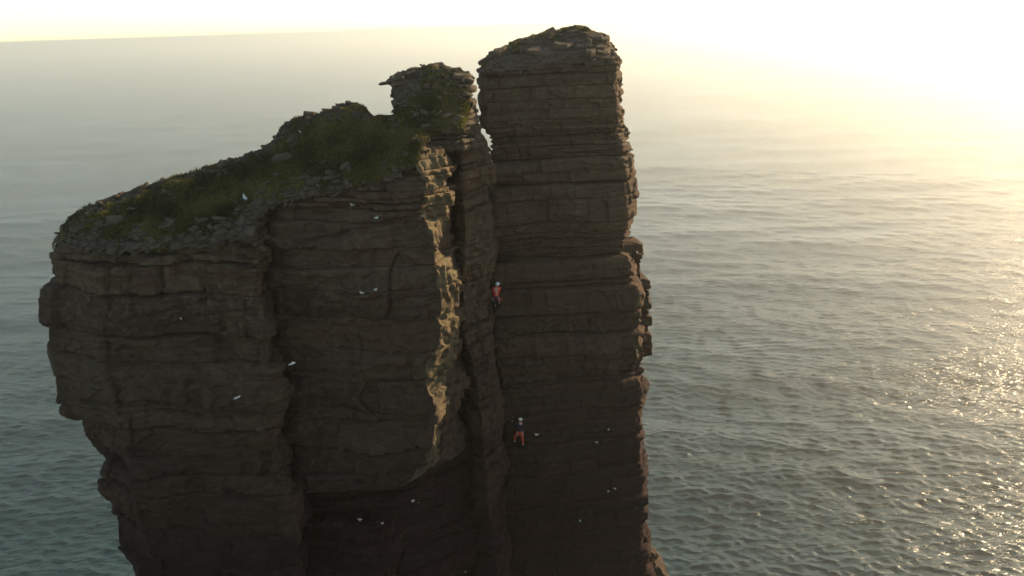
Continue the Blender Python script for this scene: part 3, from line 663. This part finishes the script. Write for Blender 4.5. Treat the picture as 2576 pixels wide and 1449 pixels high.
scree(cap_s, h_cap, dpoly, 450, 7, lambda x, y, g, d: 1.0 - 0.7 * g, (0.06, 0.26))

# ------------------------------------------------------------------ grass
def grass(parent, h, poly, n, seed, hmax):
    r = np.random.default_rng(seed)
    x = r.uniform(poly[:, 0].min(), poly[:, 0].max(), n * 4); y = r.uniform(poly[:, 1].min(), poly[:, 1].max(), n * 4)
    z, g, d = h(x, y)
    tuft = fbm(x * 1.5, y * 1.5, 2.2, 3)
    ok = (d < 0.02) & (r.uniform(0, 1, len(x)) < np.clip((g - 0.18) * 1.6, 0, 1) * np.clip(0.55 + tuft * 1.3, 0.05, 1))
    x, y, z, g, tuft = x[ok][:n], y[ok][:n], z[ok][:n], g[ok][:n], tuft[ok][:n]
    m = len(x); a = r.uniform(0, 6.28, m); hh = hmax * r.uniform(0.35, 1.0, m) * np.clip(0.7 + tuft, 0.4, 1.5); w = r.uniform(0.010, 0.026, m)
    lx, ly = r.normal(-0.25, 0.3, m) * hh, r.normal(-0.1, 0.3, m) * hh
    ca, sa_ = np.cos(a) * w, np.sin(a) * w
    V = np.empty((m, 5, 3), np.float32)
    V[:, 0] = np.stack([x - ca, y - sa_, z - 0.03], -1); V[:, 1] = np.stack([x + ca, y + sa_, z - 0.03], -1)
    V[:, 2] = np.stack([x + ca * .8 + lx * .4, y + sa_ * .8 + ly * .4, z + hh * .6], -1); V[:, 3] = np.stack([x - ca * .8 + lx * .4, y - sa_ * .8 + ly * .4, z + hh * .6], -1)
    V[:, 4] = np.stack([x + lx, y + ly, z + hh * .95], -1)
    b = np.arange(m)[:, None] * 5
    F = np.concatenate([b + np.array([[0, 1, 2]]), b + np.array([[0, 2, 3]]), b + np.array([[3, 2, 4]])])
    tint = np.repeat(np.clip(0.45 + 0.9 * fbm(x * 0.5 + 3, y * 0.5, 6.1, 2) + r.normal(0, 0.18, m), 0, 1), 5)
    o = mesh_np("grass", V, F, M_grass, parent, attrs={"tint": tint}, smooth=False)
    tag(o, kind="stuff"); return o
grass(shoulder, h_sh, shoulder_poly, 110000, 1, 0.24)
grass(crag_s, h_cr, gpoly, 22000, 2, 0.24)
grass(cap_s, h_cap, dpoly, 14000, 3, 0.16)
# ------------------------------------------------------------------ finding where things touch the rock
for (bx_, by_, Y_, sz_, me_) in [(778, 1365, 36.4, 0.42, 1), (800, 1340, 36.7, 0.5, 4), (832, 1352, 36.5, 0.6, 8), (865, 1345, 36.6, 0.45, 12), (850, 1372, 36.3, 0.5, 14), (905, 1340, 36.7, 0.4, 6), (820, 1385, 36.2, 0.34, 15), (945, 1335, 36.6, 0.5, 1)]:
    q_ = P(bx_, 1318, Y_); o = put_slab(Lp, q_[0], q_[1], P(850, 1312, 36.8)[2] + 0.12, sz_, (RS.uniform(-.3, .3), -.2), 0.3, me=SL[me_]); o.scale.z *= 2.2; o.name = "boulder"; o.material_slots[0].link = 'OBJECT'; o.material_slots[0].material = M_rock_low
def own_rock(o, low): o.material_slots[0].link = 'OBJECT'; o.material_slots[0].material = M_rock_low if low else M_rock
bpy.context.view_layer.update()
_dg = bpy.context.evaluated_depsgraph_get()
CAMP = Vector((0, 0, HC))
def hit(x, y, off=0.0):
    ok, loc, nrm, *_ = scene.ray_cast(_dg, CAMP, ray(x, y).normalized())
    return (loc, nrm) if ok and loc.z > 20 else (Vector(P(x, y, 43)), Vector((0, -1, 0)))
def rings_mesh(rings, n=10):
    """closed loft through (centre, radius_a, radius_b, up-axis) rings along a path; returns verts, faces"""
    V, F = [], []; k = len(rings)
    for i, (c, ra, rb) in enumerate(rings):
        c = Vector(c); a = Vector(rings[max(0, i - 1)][0]); b = Vector(rings[min(k - 1, i + 1)][0]); t_ = (b - a).normalized()
        ref = Vector((0, 1, 0)) if abs(t_.y) < 0.9 else Vector((1, 0, 0))
        u = ref.cross(t_).normalized(); v = t_.cross(u).normalized()
        for j in range(n):
            an = 2 * math.pi * j / n; V.append(c + v * (math.cos(an) * ra) + u * (math.sin(an) * rb))
    for i in range(k - 1):
        for j in range(n): F.append((i * n + j, i * n + (j + 1) % n, (i + 1) * n + (j + 1) % n, (i + 1) * n + j))
    F.append(tuple(range(n))[::-1]); F.append(tuple((k - 1) * n + j for j in range(n)))
    return V, F
def pydata(name, V, F, mat, parent=None, smooth=True):
    me = bpy.data.meshes.new(name); me.from_pydata([tuple(v) for v in V], [], F); me.materials.append(mat); me.update()
    if smooth: me.polygons.foreach_set("use_smooth", [True] * len(me.polygons))
    o = bpy.data.objects.new(name, me); COL.objects.link(o)
    if parent: o.parent = parent
    return o
def joinv(*vf):
    V, F = [], []
    for v, f in vf:
        o = len(V); V += list(v); F += [tuple(i + o for i in q) for q in f]
    return V, F
def tube(p, q, r0, r1, n=6): return rings_mesh([(p, r0, r0), ((Vector(p) + Vector(q)) / 2, (r0 + r1) / 2, (r0 + r1) / 2), (q, r1, r1)], n)

# ------------------------------------------------------------------ seabirds
M_white = simple("white_feathers", (0.62, 0.60, 0.55), 0.8, 0.2, 30, 0.25)
M_grey = simple("grey_feathers", (0.30, 0.31, 0.33), 0.8, 0.2, 30, 0.25)
M_tip = simple("black_feathers", (0.03, 0.03, 0.03), 0.8, 0.2)
M_beak = simple("yellow_beak", (0.55, 0.38, 0.06), 0.5, 0.4)
M_leg = simple("pink_leg", (0.40, 0.25, 0.20), 0.6, 0.3)
def gull(name, loc, yaw, scale, pose, label, group):
    if pose == 'fly': rg = [((-0.26, 0, 0.0), .008, .03), ((-0.18, 0, 0.0), .02, .045), ((-0.06, 0, 0.0), .055, .06), ((0.06, 0, 0.0), .065, .065), ((0.14, 0, .012), .045, .045), ((0.185, 0, .025), .042, .038), ((0.215, 0, .024), .028, .026), ((0.235, 0, .02), .010, .010)]
    elif pose == 'stand': rg = [((-0.25, 0, 0.10), .008, .022), ((-0.17, 0, .125), .026, .04), ((-0.06, 0, .165), .062, .068), ((0.04, 0, .195), .072, .072), ((0.095, 0, .245), .05, .048), ((0.11, 0, .30), .038, .036), ((0.125, 0, .335), .040, .036), ((0.158, 0, .345), .028, .026), ((0.178, 0, .342), .012, .012)]
    else: rg = [((-0.25, 0, .055), .008, .024), ((-0.17, 0, .06), .026, .05), ((-0.06, 0, .072), .07, .085), ((0.05, 0, .085), .08, .085), ((0.11, 0, .135), .052, .05), ((0.125, 0, .18), .040, .038), ((0.142, 0, .212), .041, .037), ((0.172, 0, .218), .028, .026), ((0.19, 0, .214), .012, .012)]
    root = pydata(name, *rings_mesh(rg, 12), M_white)
    hx, hz_ = rg[-1][0][0], rg[-1][0][2]
    pydata("beak", *rings_mesh([((hx - .01, 0, hz_), .012, .011), ((hx + .025, 0, hz_ - .002), .009, .007), ((hx + .045, 0, hz_ - .010), .002, .002)], 6), M_beak, root)
    for s_ in (-1, 1):
        pydata("eye", *rings_mesh([((hx - .035, s_ * .018, hz_ + .012), .001, .001), ((hx - .035, s_ * .026, hz_ + .013), .006, .006), ((hx - .035, s_ * .031, hz_ + .013), .001, .001)], 6), M_tip, root)
        if pose == 'fly':
            pts = [(0.05, 0.03, 0.02, .16), (0.085, 0.20, 0.085, .155), (0.045, 0.34, 0.085, .125), (-0.05, 0.50, 0.05, .07), (-0.12, 0.60, 0.03, .012)]
            V, F = [], []
            for (lx, wy, wz, ch) in pts:
                for (dx, dz_) in ((0, 0), (-ch * .35, .012), (-ch, -.004), (-ch * .4, -.006)): V.append((lx + dx, s_ * wy, wz + dz_))
            for i in range(4):
                for j in range(4): F.append((i * 4 + j, i * 4 + (j + 1) % 4, i * 4 + 4 + (j + 1) % 4, i * 4 + 4 + j))
            F += [(0, 1, 2, 3), (19, 18, 17, 16)]
            w = pydata("wing", V, F, M_grey, root)
            pydata("wing_tip", *rings_mesh([((-0.075, s_ * .50, .052), .006, .034), ((-0.105, s_ * .56, .042), .005, .022), ((-0.125, s_ * .612, .031), .002, .004)], 6), M_tip, w)
        else:
            zb = .165 if pose == 'stand' else .085
            w = pydata("wing", *rings_mesh([((0.075, s_ * .052, zb + .03), .02, .010), ((0.03, s_ * .068, zb + .025), .055, .016), ((-0.08, s_ * .062, zb), .05, .016), ((-0.19, s_ * .03, zb - .035), .022, .010), ((-0.28, s_ * .012, zb - .055), .004, .004)], 8), M_grey, root)
            pydata("wing_tip", *rings_mesh([((-0.21, s_ * .026, zb - .038), .018, .010), ((-0.27, s_ * .014, zb - .05), .010, .007), ((-0.315, s_ * .008, zb - .062), .002, .002)], 6), M_tip, w)
            if pose == 'stand':
                pydata("leg", *joinv(tube((-.01, s_ * .03, .13), (0.0, s_ * .03, .005), .008, .006), tube((0.0, s_ * .03, .006), (.05, s_ * .04, .004), .008, .005)), M_leg, root)
    root.location = loc; root.rotation_euler = (0 if pose != 'fly' else RS.uniform(-.5, .5), 0 if pose != 'fly' else -0.1, yaw); root.scale = (scale * (0.62 if pose == 'fly' else 0.74),) * 3
    tag(root, label, "gull", group); return root
PERCH = "gulls perched on the rock"
birds = [
    (617, 506, 'stand', 1.25, 2.2, "white gull standing upright on stones above the crack between the two buttresses", shoulder),
    (888, 514, 'sit', 1.0, -2.4, "white gull sitting on the bare wall just below the middle buttress rim", B),
    (948, 546, 'sit', 0.85, -0.6, "white gull on a thin ledge above the long slanting crack", B),
    (912, 738, 'stand', 0.9, -2.2, "white gull standing at the outer corner of the jutting block", B),
    (945, 731, 'sit', 0.9, -0.8, "white gull sitting low in the middle of the jutting block", B),
    (1197, 488, 'stand', 0.85, -1.3, "white gull on the pale pillar beside the narrow cleft", Cp),
    (1178, 428, 'stand', 0.85, -2.0, "white gull high on the pale pillar under the summit crag", Cp),
    (1350, 1091, 'sit', 1.0, -2.6, "white gull on the ledge beside the climber in red trousers", Dp),
    (1535, 1081, 'stand', 0.9, -1.5, "white gull standing on the tower wall level with the climber in red trousers", Dp),
    (1500, 1110, 'sit', 0.8, -0.7, "small white gull sitting on the tower ledge below the standing gull", Dp),
    (1528, 1233, 'sit', 0.95, -1.8, "brighter of two white gulls sitting together low on the tower", Dp),
    (1546, 1226, 'sit', 0.75, -0.9, "smaller of two gulls sitting together low on the tower, nearer its outer edge", Dp),
    (1459, 1307, 'sit', 0.95, -1.2, "lone white gull lowest on the tower wall", Dp),
    (1171, 1440, 'sit', 0.85, -1.6, "lone white gull on the dark wall at the bottom of the slot", B),
    (1039, 1262, 'sit', 0.9, -2.0, "gull of a pair in the dark alcove, farther from the pillar", B),
    (1053, 1264, 'sit', 0.9, -1.1, "gull of a pair in the dark alcove, nearer the pillar", B),
    (906, 1312, 'stand', 0.9, -2.3, "white gull standing on the back of the boulder ledge in the alcove", Lp),
    (961, 1318, 'sit', 0.9, -0.7, "white gull sitting at the end of the boulder ledge", Lp),
    (1600, 634, 'sit', 0.95, -1.6, "white gull tucked below the top of the side pinnacle", E),
    (450, 803, 'stand', 0.7, -1.7, "tiny white gull alone on the outer buttress wall", A),
    (761, 333, 'stand', 0.75, -1.9, "white gull standing on the turf slope below the skyline rocks", shoulder),
]
for (bx, by, pose, sc, yaw, lab, host) in birds:
    p, nn = hit(bx, by)
    if nn.z > 0.6: loc = p + Vector((0, 0, -0.01))
    else:
        out_ = Vector((nn.x, nn.y, 0)).normalized()
        loc = p + out_ * 0.13 + Vector((0, 0, -0.06))
        o = put_slab(host, p.x + out_.x * 0.06, p.y + out_.y * 0.06, loc.z - 0.045, 0.34, (0, 0), 0.03, me=SL[3]); o.name = "nest_ledge"; own_rock(o, loc.z < 121)
    gull("gull", loc, yaw, sc, pose, lab, PERCH)
FLY = "gulls in flight"
for (bx, by, Y_, yaw, sc, lab) in [(735, 915, 31.5, 0.5, 1.0, "gull flying past the dark crack between the two buttresses"), (597, 1000, 31.0, 0.7, 1.0, "gull flying in front of the outer buttress wall"), (786, 246, 66.0, -1.2, 1.0, "gull flying over the sea behind the skyline rocks"), (600, 281, 140.0, 2.6, 1.1, "distant gull flying low over the open sea")]:
    gull("gull", Vector(P(bx, by, Y_)), yaw, sc, 'fly', lab, FLY)

# ------------------------------------------------------------------ climbers
M_skin = simple("skin", (0.45, 0.27, 0.19), 0.6, 0.3)
M_hair = simple("hair", (0.06, 0.04, 0.03), 0.7, 0.3)
M_helmet = simple("white_helmet", (0.80, 0.82, 0.80), 0.35, 0.5)
M_redj = simple("red_jacket", (0.62, 0.040, 0.030), 0.75, 0.2, 8, 0.35)
M_navy = simple("navy_jacket", (0.018, 0.018, 0.035), 0.8, 0.2, 8, 0.3)
M_redt = simple("red_trousers", (0.50, 0.065, 0.035), 0.8, 0.2, 8, 0.35)
M_dkt = simple("plum_trousers", (0.045, 0.030, 0.050), 0.8, 0.2, 8, 0.3)
M_web = simple("harness_webbing", (0.03, 0.03, 0.035), 0.7, 0.3)
M_shoe = simple("grey_shoe", (0.35, 0.33, 0.34), 0.6, 0.3)
M_metal = simple("alloy_gear", (0.55, 0.56, 0.58), 0.3, 0.6)
def skin(name, J, E_, root, mat, parent, grow=0.0, sub=2):
    """one continuous skinned surface over a joint skeleton"""
    keys = list(dict.fromkeys([k for e in E_ for k in e])); ix = {k: i for i, k in enumerate(keys)}
    me = bpy.data.meshes.new(name); me.from_pydata([J[k][0] for k in keys], [(ix[a], ix[b]) for a, b in E_], []); me.materials.append(mat); me.update()
    o = bpy.data.objects.new(name, me); COL.objects.link(o); o.parent = parent
    m = o.modifiers.new("skin", 'SKIN'); m.use_smooth_shade = True
    if not me.skin_vertices:
        with bpy.context.temp_override(object=o, active_object=o): bpy.ops.mesh.customdata_skin_add()
    for k in keys:
        r = J[k][1]; r = r if isinstance(r, tuple) else (r, r)
        sv = me.skin_vertices[0].data[ix[k]]; sv.radius = (r[0] + grow, r[1] + grow); sv.use_root = (k == root)
    ms = o.modifiers.new("sub", 'SUBSURF'); ms.levels = sub; ms.render_levels = sub
    return o
def hand(wrist, fwd, palm_n, side, parent):
    """palm with four unequal curled fingers and a thumb leaving its side"""
    w = Vector(wrist); f = Vector(fwd).normalized(); n_ = Vector(palm_n); n_ = (n_ - f * n_.dot(f)).normalized(); s = f.cross(n_).normalized() * side
    bits = [rings_mesh([(w, .022, .026), (w + f * .04, .018, .038), (w + f * .085, .014, .040)], 8)]
    for i, L in enumerate((.066, .078, .072, .056)):
        b0 = w + f * .08 + s * (.030 - .020 * i); m_ = b0 + f * L * .5 + n_ * .008; e_ = m_ + f * L * .28 + n_ * L * .34
        bits += [tube(b0, m_, .0095, .0088), tube(m_, e_, .0088, .007)]
    b0 = w + f * .025 + s * .034; m_ = b0 + f * .03 + s * .026 + n_ * .008; e_ = m_ + f * .03 + s * .006 + n_ * .012
    bits += [tube(b0, m_, .012, .0105), tube(m_, e_, .0105, .0075)]
    return pydata("hand", *joinv(*bits), M_skin, parent)
def person(loc, yaw, J, m_top, m_leg, label, look=(0, 1, -.2), coil=None):
    root = empty("person", loc); root.rotation_euler = (0, 0, yaw); tag(root, label, "climber")
    Ed = [("pel", "bel"), ("bel", "che"), ("che", "nek"), ("nek", "hed"), ("hed", "top"), ("che", "shL"), ("shL", "elL"), ("elL", "wrL"), ("che", "shR"), ("shR", "elR"), ("elR", "wrR"),
          ("pel", "hiL"), ("hiL", "knL"), ("knL", "anL"), ("pel", "hiR"), ("hiR", "knR"), ("knR", "anR")]
    skin("body", J, Ed, "pel", M_skin, root)
    skin("jacket", J, [("pel", "bel"), ("bel", "che"), ("che", "nek"), ("che", "shL"), ("shL", "elL"), ("elL", "wrL"), ("che", "shR"), ("shR", "elR"), ("elR", "wrR")], "bel", m_top, root, 0.018)
    skin("trousers", J, [("pel", "bel"), ("pel", "hiL"), ("hiL", "knL"), ("knL", "anL"), ("pel", "hiR"), ("hiR", "knR"), ("knR", "anR")], "pel", m_leg, root, 0.014)
    h = Vector(J["hed"][0]); f = Vector(look).normalized(); up = (Vector((0, 0, 1)) - f * f.z).normalized(); sd_ = f.cross(up)
    def fr(a, b, c): return h + sd_ * a + f * b + up * c
    # helmet: domed shell with a rim
    V, F = [], []; nn_, kk = 16, 7
    for i in range(kk):
        ph = math.radians(-12 + 100 * i / (kk - 1)); rr = math.cos(ph) * (1.06 if i == 0 else 1.0)
        for j in range(nn_):
            a = 2 * math.pi * j / nn_; V.append(fr(.118 * rr * math.cos(a), .142 * rr * math.sin(a) - .005, .045 + .118 * math.sin(ph) if i < kk - 1 else .163))
    for i in range(kk - 1):
        for j in range(nn_): F.append((i * nn_ + j, i * nn_ + (j + 1) % nn_, (i + 1) * nn_ + (j + 1) % nn_, (i + 1) * nn_ + j))
    F.append(tuple((kk - 1) * nn_ + j for j in range(nn_))); F.append(tuple(range(nn_))[::-1])
    hm = pydata("helmet", V, F, M_helmet, root)
    for s_ in (-1, 1):
        pydata("helmet_vent", *tube(fr(s_ * .05, -.10, .125), fr(s_ * .05, .05, .158), .010, .010), M_web, hm)
        pydata("ear", *rings_mesh([(fr(s_ * .080, -.01, .01), .004, .004), (fr(s_ * .092, -.014, .0), .026, .014), (fr(s_ * .096, -.016, -.004), .012, .007)], 8), M_skin, root)
        pydata("eye", *rings_mesh([(fr(s_ * .032, .092, .0), .003, .003), (fr(s_ * .032, .102, .0), .013, .008), (fr(s_ * .032, .106, .0), .003, .003)], 8), M_hair, root)
    pydata("nose", *rings_mesh([(fr(0, .088, .012), .006, .008), (fr(0, .112, -.02), .014, .014), (fr(0, .100, -.036), .005, .008)], 8), M_skin, root)
    pydata("mouth", *tube(fr(-.024, .090, -.058), fr(.024, .090, -.058), .005, .005), M_redj, root)
    pydata("hair", *rings_mesh([(fr(0, -.06, .04), .05, .07), (fr(0, -.075, -.02), .045, .075), (fr(0, -.06, -.075), .02, .05)], 10), M_hair, root)
    # harness: waist belt, leg loops and a few racked pieces
    pl = Vector(J["pel"][0]); bl = Vector(J["bel"][0]); mid = pl.lerp(bl, .55)
    rad_ = J["bel"][1][0] + .032
    Vb, Fb = [], []
    for j in range(16):
        a = 2 * math.pi * j / 16
        for (dr, dz_) in ((0, -.028), (.014, -.02), (.014, .02), (0, .028)): Vb.append(mid + Vector(((rad_ + dr) * math.cos(a), (rad_ * .86 + dr) * math.sin(a), dz_)))
    for j in range(16):
        for q in range(4): Fb.append((j * 4 + q, ((j + 1) % 16) * 4 + q, ((j + 1) % 16) * 4 + (q + 1) % 4, j * 4 + (q + 1) % 4))
    hn = pydata("harness", Vb, Fb, M_web, root)
    for s_ in (-1, 1):
        for q in range(3):
            b0 = mid + Vector((s_ * (rad_ + .02) * (1 - .12 * q), -.07 * q - .02, -.02))
            pydata("climbing_gear", *joinv(tube(b0, b0 + Vector((s_ * .015, -.005, -.11 - .03 * q)), .006, .006), tube(b0 + Vector((s_ * .015, -.005, -.11 - .03 * q)), b0 + Vector((s_ * .02, -.005, -.16 - .03 * q)), .014, .010)), M_metal, hn)
    for s_, an, kn in ((-1, "anL", "knL"), (1, "anR", "knR")):
        a = Vector(J[an][0]); tf = Vector((J[an][2] if len(J[an]) > 2 else (0, 1, -.15))).normalized()
        pydata("shoe", *rings_mesh([(a - tf * .075 + Vector((0, 0, -.035)), .022, .024), (a - tf * .05 + Vector((0, 0, -.03)), .045, .038), (a + tf * .03 + Vector((0, 0, -.045)), .036, .042), (a + tf * .11 + Vector((0, 0, -.055)), .026, .044), (a + tf * .165 + Vector((0, 0, -.06)), .014, .022)], 10), M_shoe, root)
    for wr, el, s_ in (("wrL", "elL", 1), ("wrR", "elR", -1)):
        w = Vector(J[wr][0]); fw = (w - Vector(J[el][0])).normalized(); hand(w + fw * .01, fw * .5 + Vector((0, .6, .25)), (0, .4, -1), s_, root)
    if coil:
        V, F = [], []
        Vc, Fc = [], []
        for q in range(14):
            a = 2 * math.pi * q / 14; cpos = Vector(coil) + Vector((.07 * math.cos(a), -.02, .09 * math.sin(a)))
            for j in range(6):
                b_ = 2 * math.pi * j / 6; dv = Vector((math.cos(a), 0, math.sin(a))); Vc.append(cpos + dv * (.028 * math.cos(b_)) + Vector((0, .028 * math.sin(b_), 0)))
        for q in range(14):
            for j in range(6): Fc.append((q * 6 + j, ((q + 1) % 14) * 6 + j, ((q + 1) % 14) * 6 + (j + 1) % 6, q * 6 + (j + 1) % 6))
        pydata("sling_coil", Vc, Fc, M_redj, root)
    return root
# lower climber: standing on the ledge, weight on one leg, other knee out on a higher step, one hand out on the rock
JB = {"pel": ((0, 0, .90), (.14, .105)), "bel": ((.005, .02, 1.08), (.13, .10)), "che": ((.02, .05, 1.32), (.155, .115)), "nek": ((.03, .07, 1.50), .058), "hed": ((.045, .10, 1.63), (.085, .095)), "top": ((.05, .10, 1.71), (.07, .08)),
      "shL": ((-.17, .05, 1.42), .062), "elL": ((-.40, .10, 1.32), .045), "wrL": ((-.44, .30, 1.46), .030), "shR": ((.20, .05, 1.40), .062), "elR": ((.33, .06, 1.14), .045), "wrR": ((.30, .30, 1.10), .030),
      "hiL": ((-.10, 0, .86), .10), "knL": ((-.30, .10, .60), .066), "anL": ((-.33, .08, .30), .042, (-.25, 1, -.1)), "hiR": ((.10, 0, .86), .10), "knR": ((.14, .04, .48), .066), "anR": ((.16, .06, .085), .042, (.25, 1, -.1))}
# upper climber: back to the view, crouched into the crack, knees bent, hands in the crack ahead
JA = {"pel": ((-.04, -.10, .62), (.14, .105)), "bel": ((-.03, -.09, .80), (.13, .10)), "che": ((.00, .0, 1.04), (.155, .115)), "nek": ((.04, .06, 1.20), .058), "hed": ((.08, .10, 1.32), (.085, .095)), "top": ((.09, .11, 1.40), (.07, .08)),
      "shL": ((-.19, .0, 1.13), .062), "elL": ((-.20, .22, .98), .045), "wrL": ((-.06, .36, 1.12), .030), "shR": ((.19, .02, 1.13), .062), "elR": ((.22, .24, 1.02), .045), "wrR": ((.06, .38, 1.20), .030),
      "hiL": ((-.13, -.08, .58), .10), "knL": ((-.17, .24, .46), .066), "anL": ((-.08, .20, .09), .042, (.05, 1, 0)), "hiR": ((.06, -.08, .58), .10), "knR": ((.20, .22, .52), .066), "anR": ((.16, .24, .24), .042, (.05, 1, 0))}
pw, _n = hit(1345, 1100); pf, _n = hit(1309, 1121)
yB = min(hit(x_, y_)[0].y for x_ in (1300, 1309, 1318) for y_ in range(1050, 1112, 6)) - 0.26
okB, gB, *_ = scene.ray_cast(_dg, Vector((P(1309, 1118, yB)[0], yB + .06, P(1309, 1060, yB)[2])), Vector((0, 0, -1)))
zB = P(1311, 1121, yB)[2]
sl_ = put_slab(Dp, P(1312, 1121, yB)[0], yB + 0.16, zB - 0.065, 0.50, (0, 0), 0.02, me=SL[3]); sl_.name = "foot_ledge"; own_rock(sl_, True)
sl_ = put_slab(Dp, P(1297, 1108, yB)[0], yB + 0.22, zB + 0.16, 0.36, (0, 0), 0.02, me=SL[3]); sl_.name = "foot_ledge"; own_rock(sl_, True)
person((P(1309, 1121, yB)[0], yB, zB), 0.0, JB, M_navy, M_redt, "climber in dark jacket, red trousers and white helmet standing on the tower ledge", look=(.35, .9, -.35))
yA = min(hit(x_, y_)[0].y for x_ in (1252, 1258, 1264) for y_ in range(706, 776, 6)) - 0.20
zA_ = P(1250, 774, yA)[2]
for fx, fz in ((1248, -.02), (1257, .13)):
    sl_ = put_slab(Dp, P(fx, 770, yA)[0], yA + 0.30, zA_ + fz - .03, 0.22, (0, 0), 0.02, me=SL[5]); sl_.name = "foot_ledge"; own_rock(sl_, True)
person((P(1250, 774, yA)[0], yA, zA_), 0.0, JA, M_redj, M_dkt, "climber in bright red jacket and white helmet crouched in the crack beside the tower", look=(.25, .9, .15), coil=(.20, -.14, .56))


# ------------------------------------------------------------------ haze
hz = NT("sea_haze"); hz.t.nodes.remove(hz.b)
pv = hz.n("VolumePrincipled"); pv.inputs["Color"].default_value = (1.0, 0.975, 0.90, 1); pv.inputs["Density"].default_value = 0.00036; pv.inputs["Anisotropy"].default_value = 0.70
hz.l(pv.outputs[0], hz.out.inputs["Volume"])
b = 26000.0; zl, zh = -6.0, 141.0
Vh = [(x, y, z) for z in (zl, zh) for y in (-b, b) for x in (-b, b)]
Fh = [(0, 2, 3, 1), (4, 5, 7, 6), (0, 1, 5, 4), (2, 6, 7, 3), (0, 4, 6, 2), (1, 3, 7, 5)]
haze = mesh_np("haze", Vh, Fh, hz.m, smooth=False); tag(haze, "thin pale sea haze filling the air", kind="stuff")
